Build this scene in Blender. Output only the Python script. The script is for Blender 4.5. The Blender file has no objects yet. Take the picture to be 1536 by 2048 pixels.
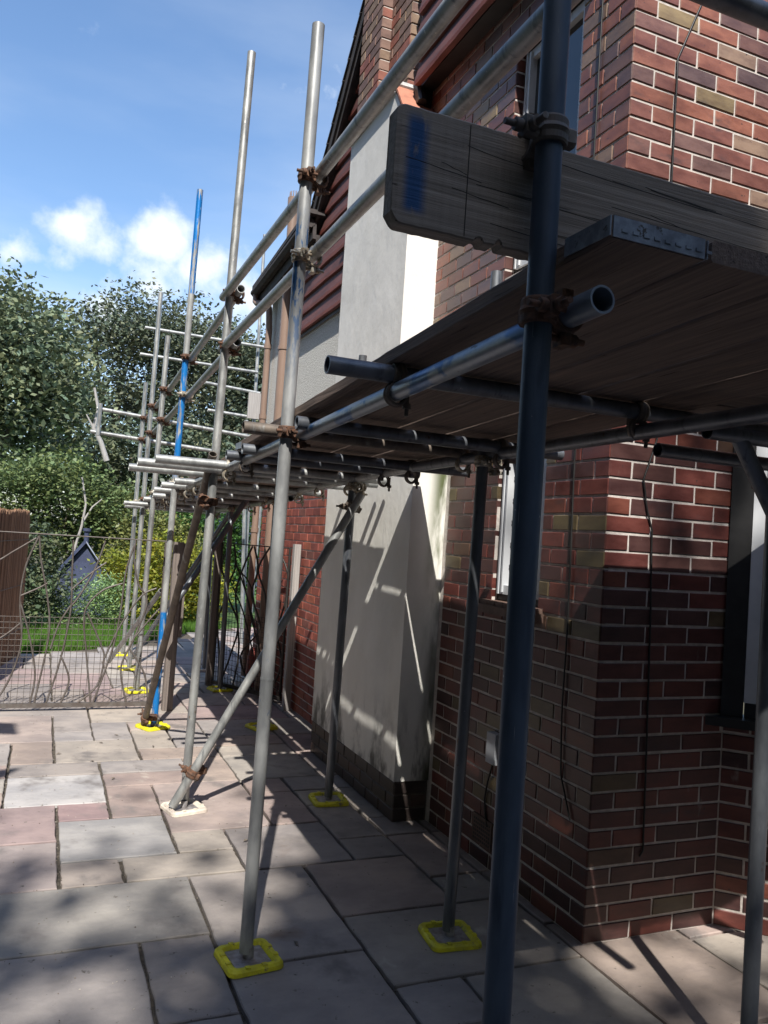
import bpy, math, random
from mathutils import Vector, Matrix, noise as mnoise
R_ = random.Random(7)
sc = bpy.context.scene
col = sc.collection

# ------------------------------------------------------------------ camera
cam_d = bpy.data.cameras.new("camera"); cam = bpy.data.objects.new("camera", cam_d); col.objects.link(cam)
CR = Vector((0.91983, -0.38667, 0.0663)); CU = Vector((-0.0746, -0.0065, 0.99719)); CF = Vector((0.38515, 0.9222, 0.03482))
mw = Matrix(((CR.x, CU.x, -CF.x, -2.1012), (CR.y, CU.y, -CF.y, -2.6818), (CR.z, CU.z, -CF.z, 1.5575), (0, 0, 0, 1)))
cam.matrix_world = mw
cam_d.sensor_fit = 'AUTO'; cam_d.sensor_width = 36; cam_d.lens = 28.446
cam_d.clip_start = 0.05; cam_d.clip_end = 2000
sc.camera = cam

# ------------------------------------------------------------------ light
SX, SY = 0.27, 0.80                     # horizontal travel of the sunlight per metre of fall
to_sun = Vector((-SX, -SY, 1)).normalized()
SKY = 0.15
sc.view_settings.view_transform = 'Standard'; sc.view_settings.look = 'None'
sc.view_settings.exposure = 0.5; sc.view_settings.gamma = 1
sc.view_settings.use_curve_mapping = False
ld = bpy.data.lights.new("sun", 'SUN'); ld.energy = 5.0; ld.angle = math.radians(0.5); ld.color = (1, .95, .87)
lo = bpy.data.objects.new("sun", ld); col.objects.link(lo)
lo.rotation_euler = to_sun.to_track_quat('Z', 'Y').to_euler(); lo.location = (-6, -18, 20)
w = bpy.data.worlds.new("World"); sc.world = w; w.use_nodes = True
nt = w.node_tree; nt.nodes.clear()
def N(nt, t, **k):
    n = nt.nodes.new(t)
    for a, b in k.items():
        if a.startswith('i_'):
            n.inputs[int(a[2:]) if a[2:].isdigit() else a[2:].replace('_', ' ')].default_value = b
        else: setattr(n, a, b)
    return n
def Lk(nt, a, b): nt.links.new(a, b)
sky = N(nt, 'ShaderNodeTexSky', sky_type='NISHITA', sun_disc=False, sun_elevation=math.asin(to_sun.z),
        sun_rotation=math.atan2(to_sun.x, to_sun.y), altitude=100, air_density=1.0, dust_density=.8, ozone_density=2.2)
tc = N(nt, 'ShaderNodeTexCoord')
def vmath(op, a, b=None):
    n = N(nt, 'ShaderNodeVectorMath', operation=op); Lk(nt, a, n.inputs[0])
    if b is not None:
        if isinstance(b, tuple): n.inputs[1].default_value = b
        else: Lk(nt, b, n.inputs[1])
    return n
def fmath(op, a, b=None, clamp=False):
    n = N(nt, 'ShaderNodeMath', operation=op, use_clamp=clamp)
    for i, v in enumerate((a, b)):
        if v is None: continue
        if isinstance(v, (int, float)): n.inputs[i].default_value = v
        else: Lk(nt, v, n.inputs[i])
    return n.outputs[0]
nz = N(nt, 'ShaderNodeTexNoise'); nz.inputs['Scale'].default_value = 9; nz.inputs['Detail'].default_value = 8; nz.inputs['Roughness'].default_value = .58
Lk(nt, tc.outputs['Generated'], nz.inputs['Vector'])
# cumulus banks over the trees: (direction, radius, strength)
total = None
for d, r, s in [((0.005, 0.947, 0.319), .075, 1.0), ((0.102, 0.937, 0.331), .07, 1.0), ((0.148, 0.94, 0.30), .07, .9), ((-0.053, 0.955, 0.287), .07, .9),
                ((0.207, 0.937, 0.276), .075, 1.0), ((0.24, .93, .25), .09, .9), ((.28, .925, .22), .09, .9), ((.10, .95, .27), .07, .9), ((-.12, .95, .27), .08, .8), ((.04, .96, .24), .07, .8)]:
    dv = Vector(d).normalized()
    dn = vmath('DISTANCE', tc.outputs['Generated'], tuple(dv))
    t = fmath('SUBTRACT', 1.0, fmath('DIVIDE', dn.outputs['Value'], r), True)
    t = fmath('MULTIPLY', t, s)
    total = t if total is None else fmath('MAXIMUM', total, t)
body = fmath('ADD', fmath('MULTIPLY', total, .95), fmath('MULTIPLY', fmath('SUBTRACT', nz.outputs['Fac'], .5), 2.6))
cm = N(nt, 'ShaderNodeMapRange', interpolation_type='SMOOTHSTEP'); Lk(nt, body, cm.inputs[0]); cm.inputs[1].default_value = .34; cm.inputs[2].default_value = .95
# thin veil
mp = N(nt, 'ShaderNodeMapping'); mp.inputs['Scale'].default_value = (1.2, 1.6, 4.2); Lk(nt, tc.outputs['Generated'], mp.inputs['Vector'])
n2 = N(nt, 'ShaderNodeTexNoise'); n2.inputs['Scale'].default_value = 1.7; n2.inputs['Detail'].default_value = 6; n2.inputs['Roughness'].default_value = .5
Lk(nt, mp.outputs[0], n2.inputs['Vector'])
vm = N(nt, 'ShaderNodeMapRange', interpolation_type='SMOOTHSTEP'); Lk(nt, n2.outputs['Fac'], vm.inputs[0])
vm.inputs[1].default_value = .34; vm.inputs[2].default_value = .72; vm.inputs[4].default_value = .6
sep = N(nt, 'ShaderNodeSeparateXYZ'); Lk(nt, tc.outputs['Generated'], sep.inputs[0])
lowv = N(nt, 'ShaderNodeMapRange', interpolation_type='SMOOTHSTEP'); Lk(nt, sep.outputs['Z'], lowv.inputs[0])
lowv.inputs[1].default_value = .62; lowv.inputs[2].default_value = .15; lowv.inputs[3].default_value = .3; lowv.inputs[4].default_value = 1
veil = fmath('MULTIPLY', vm.outputs[0], lowv.outputs[0])
mask = fmath('MAXIMUM', cm.outputs[0], veil)
hs = N(nt, 'ShaderNodeHueSaturation'); hs.inputs['Saturation'].default_value = 1.08; hs.inputs['Value'].default_value = 1.1; Lk(nt, sky.outputs[0], hs.inputs['Color'])
mx = N(nt, 'ShaderNodeMix', data_type='RGBA'); Lk(nt, mask, mx.inputs[0]); Lk(nt, hs.outputs[0], mx.inputs[6]); mx.inputs[7].default_value = (5.6, 5.9, 6.2, 1)
shade = N(nt, 'ShaderNodeMapRange', interpolation_type='SMOOTHSTEP'); Lk(nt, body, shade.inputs[0]); shade.inputs[1].default_value = .5; shade.inputs[2].default_value = 1.5; shade.inputs[3].default_value = .62; shade.inputs[4].default_value = 1
cc_ = N(nt, 'ShaderNodeMix', data_type='RGBA'); Lk(nt, shade.outputs[0], cc_.inputs[0]); cc_.inputs[6].default_value = (3.0, 4.0, 5.3, 1); cc_.inputs[7].default_value = (5.6, 5.8, 5.9, 1); Lk(nt, cc_.outputs[2], mx.inputs[7])
bg = N(nt, 'ShaderNodeBackground'); bg.inputs['Strength'].default_value = SKY; Lk(nt, mx.outputs[2], bg.inputs['Color'])
wo = N(nt, 'ShaderNodeOutputWorld'); Lk(nt, bg.outputs[0], wo.inputs[0])

# ------------------------------------------------------------------ materials
def mat(name, c1, c2=None, rough=.7, metal=0., scale=(8, 8, 8), detail=5, lo_=.35, hi=.65, bump=0., bscale=None, attr=False,
        spec=.5, spots=None, bdist=.01, rvar=0.):
    """c1/c2 mixed by world-space noise; attr multiplies the mesh's own per-face colour; spots=(colour, scale, lo, hi)"""
    m = bpy.data.materials.new(name); m.use_nodes = True; t = m.node_tree; t.nodes.clear()
    o = N(t, 'ShaderNodeOutputMaterial'); p = N(t, 'ShaderNodeBsdfPrincipled'); Lk(t, p.outputs[0], o.inputs[0])
    p.inputs['Roughness'].default_value = rough; p.inputs['Metallic'].default_value = metal
    p.inputs['Specular IOR Level'].default_value = spec
    g = N(t, 'ShaderNodeNewGeometry')
    mp = N(t, 'ShaderNodeMapping'); mp.inputs['Scale'].default_value = scale; Lk(t, g.outputs['Position'], mp.inputs['Vector'])
    n = N(t, 'ShaderNodeTexNoise'); n.inputs['Scale'].default_value = 1; n.inputs['Detail'].default_value = detail; n.inputs['Roughness'].default_value = .62
    Lk(t, mp.outputs[0], n.inputs['Vector'])
    r = N(t, 'ShaderNodeMapRange', interpolation_type='SMOOTHSTEP'); Lk(t, n.outputs['Fac'], r.inputs[0]); r.inputs[1].default_value = lo_; r.inputs[2].default_value = hi
    c2 = c2 or tuple(x * .75 for x in c1)
    mix = N(t, 'ShaderNodeMix', data_type='RGBA'); Lk(t, r.outputs[0], mix.inputs[0])
    mix.inputs[6].default_value = (*c2, 1); mix.inputs[7].default_value = (*c1, 1)
    out = mix.outputs[2]
    if attr:
        a = N(t, 'ShaderNodeAttribute', attribute_name='Col')
        mm = N(t, 'ShaderNodeMix', data_type='RGBA', blend_type='MULTIPLY'); mm.inputs[0].default_value = 1
        Lk(t, out, mm.inputs[6]); Lk(t, a.outputs['Color'], mm.inputs[7]); out = mm.outputs[2]
    for sp in (spots or []):
        n3 = N(t, 'ShaderNodeTexNoise'); n3.inputs['Scale'].default_value = 1; n3.inputs['Detail'].default_value = 4; n3.inputs['Roughness'].default_value = .6
        m3 = N(t, 'ShaderNodeMapping'); m3.inputs['Scale'].default_value = sp[1]; m3.inputs['Location'].default_value = (3.1, 7.7, 1.3)
        Lk(t, g.outputs['Position'], m3.inputs['Vector']); Lk(t, m3.outputs[0], n3.inputs['Vector'])
        r3 = N(t, 'ShaderNodeMapRange', interpolation_type='SMOOTHSTEP'); Lk(t, n3.outputs['Fac'], r3.inputs[0]); r3.inputs[1].default_value = sp[2]; r3.inputs[2].default_value = sp[3]
        fac = r3.outputs[0]
        if len(sp) > 4:                       # a boxed stain: axis ranges ((axis, full, none), ...)
            s3 = N(t, 'ShaderNodeSeparateXYZ'); Lk(t, g.outputs['Position'], s3.inputs[0])
            for ax, full, none in sp[4]:
                rr = N(t, 'ShaderNodeMapRange', interpolation_type='SMOOTHSTEP'); Lk(t, s3.outputs[ax], rr.inputs[0])
                rr.inputs[1].default_value = none; rr.inputs[2].default_value = full
                q = N(t, 'ShaderNodeMath', operation='MULTIPLY'); Lk(t, fac, q.inputs[0]); Lk(t, rr.outputs[0], q.inputs[1]); fac = q.outputs[0]
        m4 = N(t, 'ShaderNodeMix', data_type='RGBA'); Lk(t, fac, m4.inputs[0]); Lk(t, out, m4.inputs[6]); m4.inputs[7].default_value = (*sp[0], 1)
        out = m4.outputs[2]
    Lk(t, out, p.inputs['Base Color'])
    if rvar:
        rr = N(t, 'ShaderNodeMapRange'); Lk(t, n.outputs['Fac'], rr.inputs[0]); rr.inputs[1].default_value = .3; rr.inputs[2].default_value = .7
        rr.inputs[3].default_value = rough - rvar; rr.inputs[4].default_value = rough + rvar; Lk(t, rr.outputs[0], p.inputs['Roughness'])
    if bump:
        mb = N(t, 'ShaderNodeMapping'); mb.inputs['Scale'].default_value = bscale or tuple(s * 4 for s in scale); Lk(t, g.outputs['Position'], mb.inputs['Vector'])
        nb = N(t, 'ShaderNodeTexNoise'); nb.inputs['Scale'].default_value = 1; nb.inputs['Detail'].default_value = 6; nb.inputs['Roughness'].default_value = .65
        Lk(t, mb.outputs[0], nb.inputs['Vector'])
        b = N(t, 'ShaderNodeBump'); b.inputs['Strength'].default_value = bump; b.inputs['Distance'].default_value = bdist
        Lk(t, nb.outputs['Fac'], b.inputs['Height']); Lk(t, b.outputs[0], p.inputs['Normal'])
    return m
W1 = (1, 1, 1)
M = {}
M['brick'] = mat('glazed_brick', (1.12, 1.08, 1.05), (.62, .56, .58), .42, scale=(5, 5, 14), bump=.35, bscale=(60, 60, 60), attr=True, bdist=.002, lo_=.3, hi=.7, rvar=.08,
                 spots=[((.05, .04, .045), (3.2, 3.2, 9), .6, .8), ((.30, .25, .22), (9, 9, 4), .68, .84), ((.035, .03, .03), (45, 45, 60), .68, .74)])
M['brick_mat'] = mat('facing_brick', (1.1, 1.08, 1.05), (.72, .68, .66), .75, scale=(7, 7, 12), bump=.4, bscale=(70, 70, 70), attr=True, bdist=.002)
M['mortar'] = mat('pale_mortar', (.62, .57, .53), (.46, .42, .39), .9, scale=(20, 20, 20), bump=.5, bscale=(150, 150, 150), bdist=.003)
M['plinth_mortar'] = mat('dark_mortar', (.16, .14, .12), (.09, .08, .07), .9, scale=(20, 20, 20))
M['render'] = mat('trowelled_render', (.82, .81, .76), (.74, .73, .68), .85, scale=(2.5, 2.5, 1.6), bump=.45, bscale=(11, 11, 8), bdist=.010,
                  spots=[((.10, .12, .05), (9, 9, 2.2), .33, .56, ((0, -.03, -.13), (2, 1.9, .1))),
                         ((.07, .075, .045), (6, 6, 1.6), .36, .56, ((0, -.02, -.10), (2, .3, 1.6))),
                         ((.16, .155, .14), (16, 6, 3.5), .45, .66, ((2, .25, .75),)),
                         ((.50, .48, .44), (5, 5, 1.0), .66, .85)])
M['render_hi'] = mat('white_trowelled_render', (.86, .85, .82), (.76, .75, .72), .85, scale=(2.5, 2.5, 2.5), bump=.5, bscale=(6, 6, 4), bdist=.012)
M['pebble'] = mat('pebbledash', (.74, .73, .69), (.55, .54, .50), .9, scale=(70, 70, 70), bump=1., bscale=(75, 75, 75), bdist=.015)
M['slab'] = mat('sandstone_slab', (1.04, 1.02, 1.0), (.70, .70, .72), .82, scale=(2.3, 3.1, 3), detail=8, bump=.75, bscale=(7, 9, 9), attr=True, bdist=.010,
                spots=[((.17, .155, .15), (4.5, 3.5, 3.5), .54, .78), ((.13, .115, .10), (22, 22, 22), .66, .74), ((.5, .46, .4), (5.5, 4.2, 5), .66, .8), ((.20, .14, .10), (1.7, 2.3, 2), .68, .82)])
M['joint'] = mat('joint_sand', (.13, .11, .085), (.06, .05, .04), .95, scale=(40, 40, 40), bump=1, bscale=(200, 200, 200))
M['soil'] = mat('garden_soil', (.12, .10, .06), (.06, .06, .03), .95, scale=(1, 1, 1))
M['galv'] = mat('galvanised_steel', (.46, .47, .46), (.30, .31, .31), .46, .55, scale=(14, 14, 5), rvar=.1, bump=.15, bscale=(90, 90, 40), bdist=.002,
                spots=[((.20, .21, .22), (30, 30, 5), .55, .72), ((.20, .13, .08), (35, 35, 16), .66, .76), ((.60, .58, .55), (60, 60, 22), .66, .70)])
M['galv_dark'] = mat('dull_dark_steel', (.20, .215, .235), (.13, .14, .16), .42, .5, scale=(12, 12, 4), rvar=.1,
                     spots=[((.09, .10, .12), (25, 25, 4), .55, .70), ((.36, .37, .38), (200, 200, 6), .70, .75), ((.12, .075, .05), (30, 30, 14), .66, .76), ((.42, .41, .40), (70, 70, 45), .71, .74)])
M['near_steel'] = mat('shade_tinted_steel', (.085, .115, .155), (.05, .07, .10), .5, .25, scale=(12, 12, 3), rvar=.1,  # dark bluish base carries the shade and sky reflection on the near tube
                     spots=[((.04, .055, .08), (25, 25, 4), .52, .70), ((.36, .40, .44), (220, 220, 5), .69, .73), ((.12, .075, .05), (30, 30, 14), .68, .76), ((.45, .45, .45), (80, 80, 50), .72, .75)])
M['brown_steel'] = mat('rust_brown_steel', (.20, .165, .135), (.12, .10, .085), .6, .3, scale=(18, 18, 5), spots=[((.3, .3, .29), (20, 20, 8), .6, .75)])
def paint_patches(name, zr):
    return mat(name, (.46, .47, .46), (.30, .31, .31), .42, .3, scale=(14, 14, 5), rvar=.08,
               spots=[((.012, .20, .58), (40, 40, 5), .38, .48, z) for z in zr] + [((.6, .62, .64), (120, 120, 14), .66, .7)])
M['blue'] = paint_patches('blue_painted_steel', [((2, .88, .9), (2, .05, .0)), ((2, 3.4, 3.38),), ((2, 2.02, 1.9), (2, 2.84, 2.9))])
M['blue2'] = mat('scuffed_blue_on_steel', (.42, .43, .43), (.27, .28, .29), .42, .3, scale=(14, 14, 5), rvar=.08,
               spots=[((.04, .12, .28), (60, 60, 14), .50, .58, ((2, 2.5, 2.05), (2, 2.68, 2.8))), ((.04, .12, .28), (70, 70, 24), .62, .68, ((2, .9, .8), (2, 1.1, 1.2)))])
M['blue3'] = mat('blue_washed_steel', (.30, .34, .38), (.20, .24, .30), .42, .5, scale=(10, 10, 4), rvar=.1,
                 spots=[((.03, .11, .26), (9, 5, 9), .52, .60), ((.08, .07, .07), (40, 12, 40), .66, .72)])
M['rust'] = mat('rusty_coupler', (.17, .085, .05), (.08, .05, .038), .8, .2, scale=(50, 50, 50), bump=.6, bscale=(200, 200, 200), bdist=.002)
M['zinc'] = mat('zinc_coupler', (.48, .46, .40), (.28, .22, .15), .5, .5, scale=(50, 50, 50))
M['yellow'] = mat('yellow_plastic', (.80, .74, .02), (.58, .52, .03), .5, scale=(18, 18, 18), spots=[((.2, .17, .08), (34, 34, 34), .56, .72)])
M['cream'] = mat('cream_plastic', (.72, .66, .56), (.55, .48, .42), .55, scale=(18, 18, 18), spots=[((.2, .15, .1), (40, 40, 40), .62, .75)])
M['plate'] = mat('worn_steel_plate', (.40, .39, .40), (.24, .22, .22), .5, .4, scale=(30, 30, 30))
def woodmat(name, ax, c1, c2, sp=(), rough=.85):
    s = [85., 85., 85.]; s[ax] = 1.8
    g = [120., 120., 120.]; g[ax] = 2.5
    kn = [9., 9., 9.]; kn[ax] = 3
    return mat(name, c1, c2, rough, scale=tuple(s), detail=6, lo_=.3, hi=.7, bump=.8, bscale=tuple(g), bdist=.004,
               spots=[((c2[0] * .35, c2[1] * .33, c2[2] * .3), tuple(x * .8 for x in g), .64, .70), ((c1[0] * 1.25, c1[1] * 1.2, c1[2] * 1.15), tuple(kn), .6, .8)] + list(sp))
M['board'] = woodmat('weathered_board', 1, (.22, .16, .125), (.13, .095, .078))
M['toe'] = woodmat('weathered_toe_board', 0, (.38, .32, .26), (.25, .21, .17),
                   sp=[((.03, .10, .25), (26, 26, 9), .40, .50, ((0, -1.572, -1.590), (0, -1.556, -1.534), (2, 2.27, 2.30), (2, 2.13, 2.11)))])
M['cutline'] = mat('saw_cut', (.03, .025, .02))
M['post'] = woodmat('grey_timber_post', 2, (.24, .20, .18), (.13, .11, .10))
M['post_lit'] = woodmat('pale_timber_post', 2, (.42, .40, .38), (.28, .26, .25))  # lit copy of the post timber, sun brightness put into the colour
M['band'] = mat('galvanised_end_band', (.34, .38, .43), (.20, .22, .25), .5, .4, scale=(30, 30, 30), spots=[((.1, .09, .08), (60, 60, 60), .6, .68)])
M['clap'] = mat('red_brown_boards', (1.1, 1.05, 1.0), (.70, .68, .68), .7, attr=True, scale=(8, 2.5, 14), bump=.4, bscale=(50, 10, 50), bdist=.004)
M['white_pvc'] = mat('white_frame_paint', (.62, .64, .66), (.52, .54, .57), .35, scale=(3, 3, 3))
M['black'] = mat('black_timber', (.02, .02, .021), (.011, .011, .012), .5, scale=(9, 9, 9))
M['glass'] = mat('dark_window_glass', (.012, .014, .018), (.010, .012, .014), .04, spec=.8)
M['lead'] = mat('lead_cames', (.10, .10, .11), (.06, .06, .07), .5, .5)
M['pipe'] = mat('beige_brown_pipe', (.28, .195, .155), (.23, .16, .125), .45, scale=(6, 6, 2))
M['slate'] = mat('dark_roof', (.06, .05, .05), (.03, .027, .027), .8, scale=(12, 12, 12))
M['tile'] = mat('red_clay_tile', (.48, .20, .13), (.36, .15, .10), .75, scale=(15, 15, 15))
M['cement'] = mat('pale_mortar_fillet', (.66, .66, .66), (.5, .5, .5), .9, scale=(20, 20, 20), bump=.8)
M['cable'] = mat('black_cable', (.018, .018, .018), (.012, .012, .012), .5)
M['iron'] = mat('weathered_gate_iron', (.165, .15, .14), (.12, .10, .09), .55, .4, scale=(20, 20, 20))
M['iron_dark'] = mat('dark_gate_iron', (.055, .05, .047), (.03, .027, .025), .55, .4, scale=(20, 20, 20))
M['reed'] = mat('reed_screen', (.42, .26, .17), (.24, .14, .09), .85, scale=(60, 60, 1.5), attr=True, lo_=.3, hi=.7)
M['shed'] = mat('blue_grey_shed', (.06, .075, .14), (.04, .05, .10), .6, scale=(4, 4, 4))
M['shed_roof'] = mat('pale_shed_roof', (.34, .38, .48), (.26, .29, .38), .6, scale=(4, 4, 4))
M['larch'] = woodmat('orange_timber', 2, (.42, .26, .12), (.26, .15, .07))
M['bark'] = mat('grey_bark', (.26, .22, .18), (.12, .10, .08), .9, scale=(12, 12, 3), bump=.8)
M['box'] = mat('grey_plastic', (.42, .44, .48), (.38, .40, .43), .5)
M['terra'] = mat('brown_airbrick', (.16, .10, .08), (.10, .065, .05), .7)
M['red_paint'] = mat('faded_red_metal', (.34, .07, .06), (.2, .06, .05), .6)
def leafmat(name, c, tr=.3):
    m = bpy.data.materials.new(name); m.use_nodes = True; t = m.node_tree; t.nodes.clear()
    o = N(t, 'ShaderNodeOutputMaterial'); a = N(t, 'ShaderNodeAttribute', attribute_name='Col')
    mm = N(t, 'ShaderNodeMix', data_type='RGBA', blend_type='MULTIPLY'); mm.inputs[0].default_value = 1; mm.inputs[6].default_value = (*c, 1); Lk(t, a.outputs['Color'], mm.inputs[7])
    p = N(t, 'ShaderNodeBsdfPrincipled'); p.inputs['Roughness'].default_value = .5; p.inputs['Specular IOR Level'].default_value = .35; Lk(t, mm.outputs[2], p.inputs['Base Color'])
    tb = N(t, 'ShaderNodeBsdfTranslucent'); hs = N(t, 'ShaderNodeHueSaturation'); hs.inputs['Hue'].default_value = .485; hs.inputs['Value'].default_value = 1.4
    Lk(t, mm.outputs[2], hs.inputs['Color']); Lk(t, hs.outputs[0], tb.inputs['Color'])
    mx = N(t, 'ShaderNodeMixShader'); mx.inputs[0].default_value = tr; Lk(t, p.outputs[0], mx.inputs[1]); Lk(t, tb.outputs[0], mx.inputs[2]); Lk(t, mx.outputs[0], o.inputs[0])
    return m
M['leaf_big'] = leafmat('broad_leaves', (.15, .19, .115), .12)
M['leaf_dark'] = leafmat('dark_leaves', (.12, .145, .095), .1)
M['leaf_bush'] = leafmat('bush_leaves', (.13, .18, .07), .2)
M['leaf_yellow'] = leafmat('yellow_green_leaves', (.24, .26, .035), .35)
M['leaf_ivy'] = leafmat('fresh_green_leaves', (.055, .13, .03), .3)
M['leaf_shade'] = leafmat('overhead_leaves', (.06, .09, .03), .12)
M['grass'] = leafmat('grass_blades', (.09, .19, .035), .3)

# ------------------------------------------------------------------ mesh helpers
class G:
    def __init__(s): s.v = []; s.f = []; s.c = []; s.s = []
    def face(s, pts, c=W1, smooth=False):
        b = len(s.v); s.v += [tuple(p) for p in pts]; s.f.append(tuple(range(b, b + len(pts)))); s.c.append(c); s.s.append(smooth)
    def poly(s, vs, fs, c=W1, smooth=False):
        b = len(s.v); s.v += [tuple(p) for p in vs]
        for f in fs: s.f.append(tuple(b + i for i in f)); s.c.append(c); s.s.append(smooth)
    def box(s, lo, hi, c=W1, X=None):
        (x0, y0, z0), (x1, y1, z1) = lo, hi
        vs = [Vector((x, y, z)) for z in (z0, z1) for y in (y0, y1) for x in (x0, x1)]
        if X: vs = [X @ v for v in vs]
        s.poly(vs, [(0, 2, 3, 1), (4, 5, 7, 6), (0, 1, 5, 4), (2, 6, 7, 3), (0, 4, 6, 2), (1, 3, 7, 5)], c)
    def bar(s, p0, p1, wx, h, up=(0, 0, 1), c=W1, chamfer=0):
        p0, p1 = Vector(p0), Vector(p1); d = (p1 - p0).normalized(); up = Vector(up); sd = d.cross(up).normalized(); up = sd.cross(d)
        a, b = wx / 2, h / 2; k = min(chamfer, a * .8, b * .8)
        sec = [(-a, -b), (a, -b), (a, b), (-a, b)] if not k else [(-a + k, -b), (a - k, -b), (a, -b + k), (a, b - k), (a - k, b), (-a + k, b), (-a, b - k), (-a, -b + k)]
        n = len(sec); vs = [p + sd * x + up * y for p in (p0, p1) for x, y in sec]
        s.poly(vs, [tuple(range(n)), tuple(range(2 * n - 1, n - 1, -1))] + [(i, i + n, (i + 1) % n + n, (i + 1) % n) for i in range(n)], c)
    def tube(s, p0, p1, r=.0242, t=.004, seg=18, c=W1, cuts=1):
        p0, p1 = Vector(p0), Vector(p1); d = (p1 - p0).normalized(); a = d.orthogonal().normalized(); b = d.cross(a)
        cs = [(a * math.cos(2 * math.pi * i / seg) + b * math.sin(2 * math.pi * i / seg)) for i in range(seg)]
        o = [p + q * r for p in (p0, p1) for q in cs]
        s.poly(o, [(i, (i + 1) % seg, (i + 1) % seg + seg, i + seg) for i in range(seg)], c, True)
        if t:
            n = [p + q * (r - t) for p in (p0, p1) for q in cs]
            s.poly(n, [(i, i + seg, (i + 1) % seg + seg, (i + 1) % seg) for i in range(seg)], c, True)
            for e, fl in ((0, 0), (1, 1)):
                P = (p0, p1)[e]; ring = [P + q * r for q in cs] + [P + q * (r - t) for q in cs]
                s.poly(ring, [(i, i + seg, (i + 1) % seg + seg, (i + 1) % seg) if not fl else (i, (i + 1) % seg, (i + 1) % seg + seg, i + seg) for i in range(seg)], c)
        else:
            s.poly([p0 + q * r for q in cs], [tuple(range(seg))[::-1]], c); s.poly([p1 + q * r for q in cs], [tuple(range(seg))], c)
    def path(s, pts, r, seg=6, c=W1, r2=None):
        pts = [Vector(p) for p in pts]; n = len(pts); rings = []; a = None
        for i, p in enumerate(pts):
            d = (pts[min(i + 1, n - 1)] - pts[max(i - 1, 0)]).normalized()
            a = (a - d * a.dot(d)).normalized() if a is not None else d.orthogonal().normalized()
            b = d.cross(a); rr = r if r2 is None else r + (r2 - r) * i / (n - 1)
            rings += [p + (a * math.cos(2 * math.pi * k / seg) + b * math.sin(2 * math.pi * k / seg)) * rr for k in range(seg)]
        fs = [(i * seg + k, i * seg + (k + 1) % seg, (i + 1) * seg + (k + 1) % seg, (i + 1) * seg + k) for i in range(n - 1) for k in range(seg)]
        s.poly(rings, fs, c, True); s.poly(rings[:seg], [tuple(range(seg))[::-1]], c); s.poly(rings[-seg:], [tuple(range(seg))], c)
    def build(s, name, m, parent=None, org=None):
        me = bpy.data.meshes.new(name)
        o3 = Vector(org) if org is not None else (Vector(parent['_o']) if parent is not None and '_o' in parent else Vector((0, 0, 0)))
        me.from_pydata([(v[0] - o3.x, v[1] - o3.y, v[2] - o3.z) for v in s.v], [], s.f)
        me.polygons.foreach_set('use_smooth', s.s)
        at = me.color_attributes.new('Col', 'FLOAT_COLOR', 'CORNER')
        buf = []
        for f, c in zip(s.f, s.c): buf += [c[0], c[1], c[2], 1.] * len(f)
        at.data.foreach_set('color', buf)
        me.materials.append(m); me.update()
        o = bpy.data.objects.new(name, me); col.objects.link(o)
        if parent is not None: o.parent = parent; o['_o'] = tuple(parent['_o']) if '_o' in parent else (0, 0, 0)
        else: o.location = o3; o['_o'] = tuple(o3)
        return o
def thing(name, loc, label, cat, group=None):
    o = bpy.data.objects.new(name, None); col.objects.link(o); o.location = loc; o['_o'] = tuple(loc); o.empty_display_size = .1
    return tag(o, label, cat, group)
def tag(o, label, cat, group=None):
    o['label'] = label; o['category'] = cat
    if group: o['group'] = group
    return o
def struct(o): o['kind'] = 'structure'; return o
def V(*a): return Vector(a)

# ------------------------------------------------------------------ ground and paving
g = G(); g.face([(-600, -600, -.05), (600, -600, -.05), (600, 900, -.05), (-600, 900, -.05)]); struct(g.build('ground', M['soil']))
EDGE = [(-7, 6.2), (-2.14, 7.49), (-1.03, 8.17), (-.31, 9.3), (.6, 10.2), (3.2, 11.0)]
def patio_y(x):
    for (a, b), (c, d) in zip(EDGE, EDGE[1:]):
        if x <= c: return b + (d - b) * (x - a) / (c - a)
    return 11.
g = G(); g.face([(-7, -6, -.022)] + [(3.2, -6, -.022)] + [(x, y, -.022) for x, y in reversed(EDGE)], W1)
g.build('paving_bed', M['joint']); struct(bpy.data.objects['paving_bed'])
explicit = [(-4, -3, 3, 4), (-3, -1, 3, 4), (-4, -2, 4, 6), (-2, -1, 4, 5), (-1, 1, 3, 5), (0, 1, 5, 7), (-2, 0, 5, 8), (-3, -2, 6, 8), (-4, -3, 6, 7), (-5, -3, 7, 9),
            (-5, -2, 1, 3), (-2, 0, 0, 3), (0, 2, 1, 3), (-6, -4, 3, 5), (-6, -4, 5, 7), (-6, -3, -2, 1), (-3, -2, -1, 1), (-2, 0, -2, 0), (0, 3, -1, 1), (0, 1, -2, -1), (1, 3, -3, -1),
            (2, 3, 1, 2), (2, 3, 2, 4), (1, 2, 3, 4), (1, 2, 4, 6), (1, 2, 6, 7), (-5, -3, 9, 10), (-3, -1, 9, 10), (-3, -1, 8, 9), (-1, 0, 8, 10), (0, 1, 7, 8), (-4, -2, 10, 12), (-2, 0, 10, 11), (-1, 0, 5 + 6, 13), (3, 5, -3, 0), (5, 7, -3, -1)]
occ = {}
slabs = []
for s_ in explicit:
    cells = [(i, j) for i in range(s_[0], s_[1]) for j in range(s_[2], s_[3])]
    if any(c in occ for c in cells): continue
    for c in cells: occ[c] = 1
    slabs.append(s_)
rr = random.Random(11)
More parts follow.
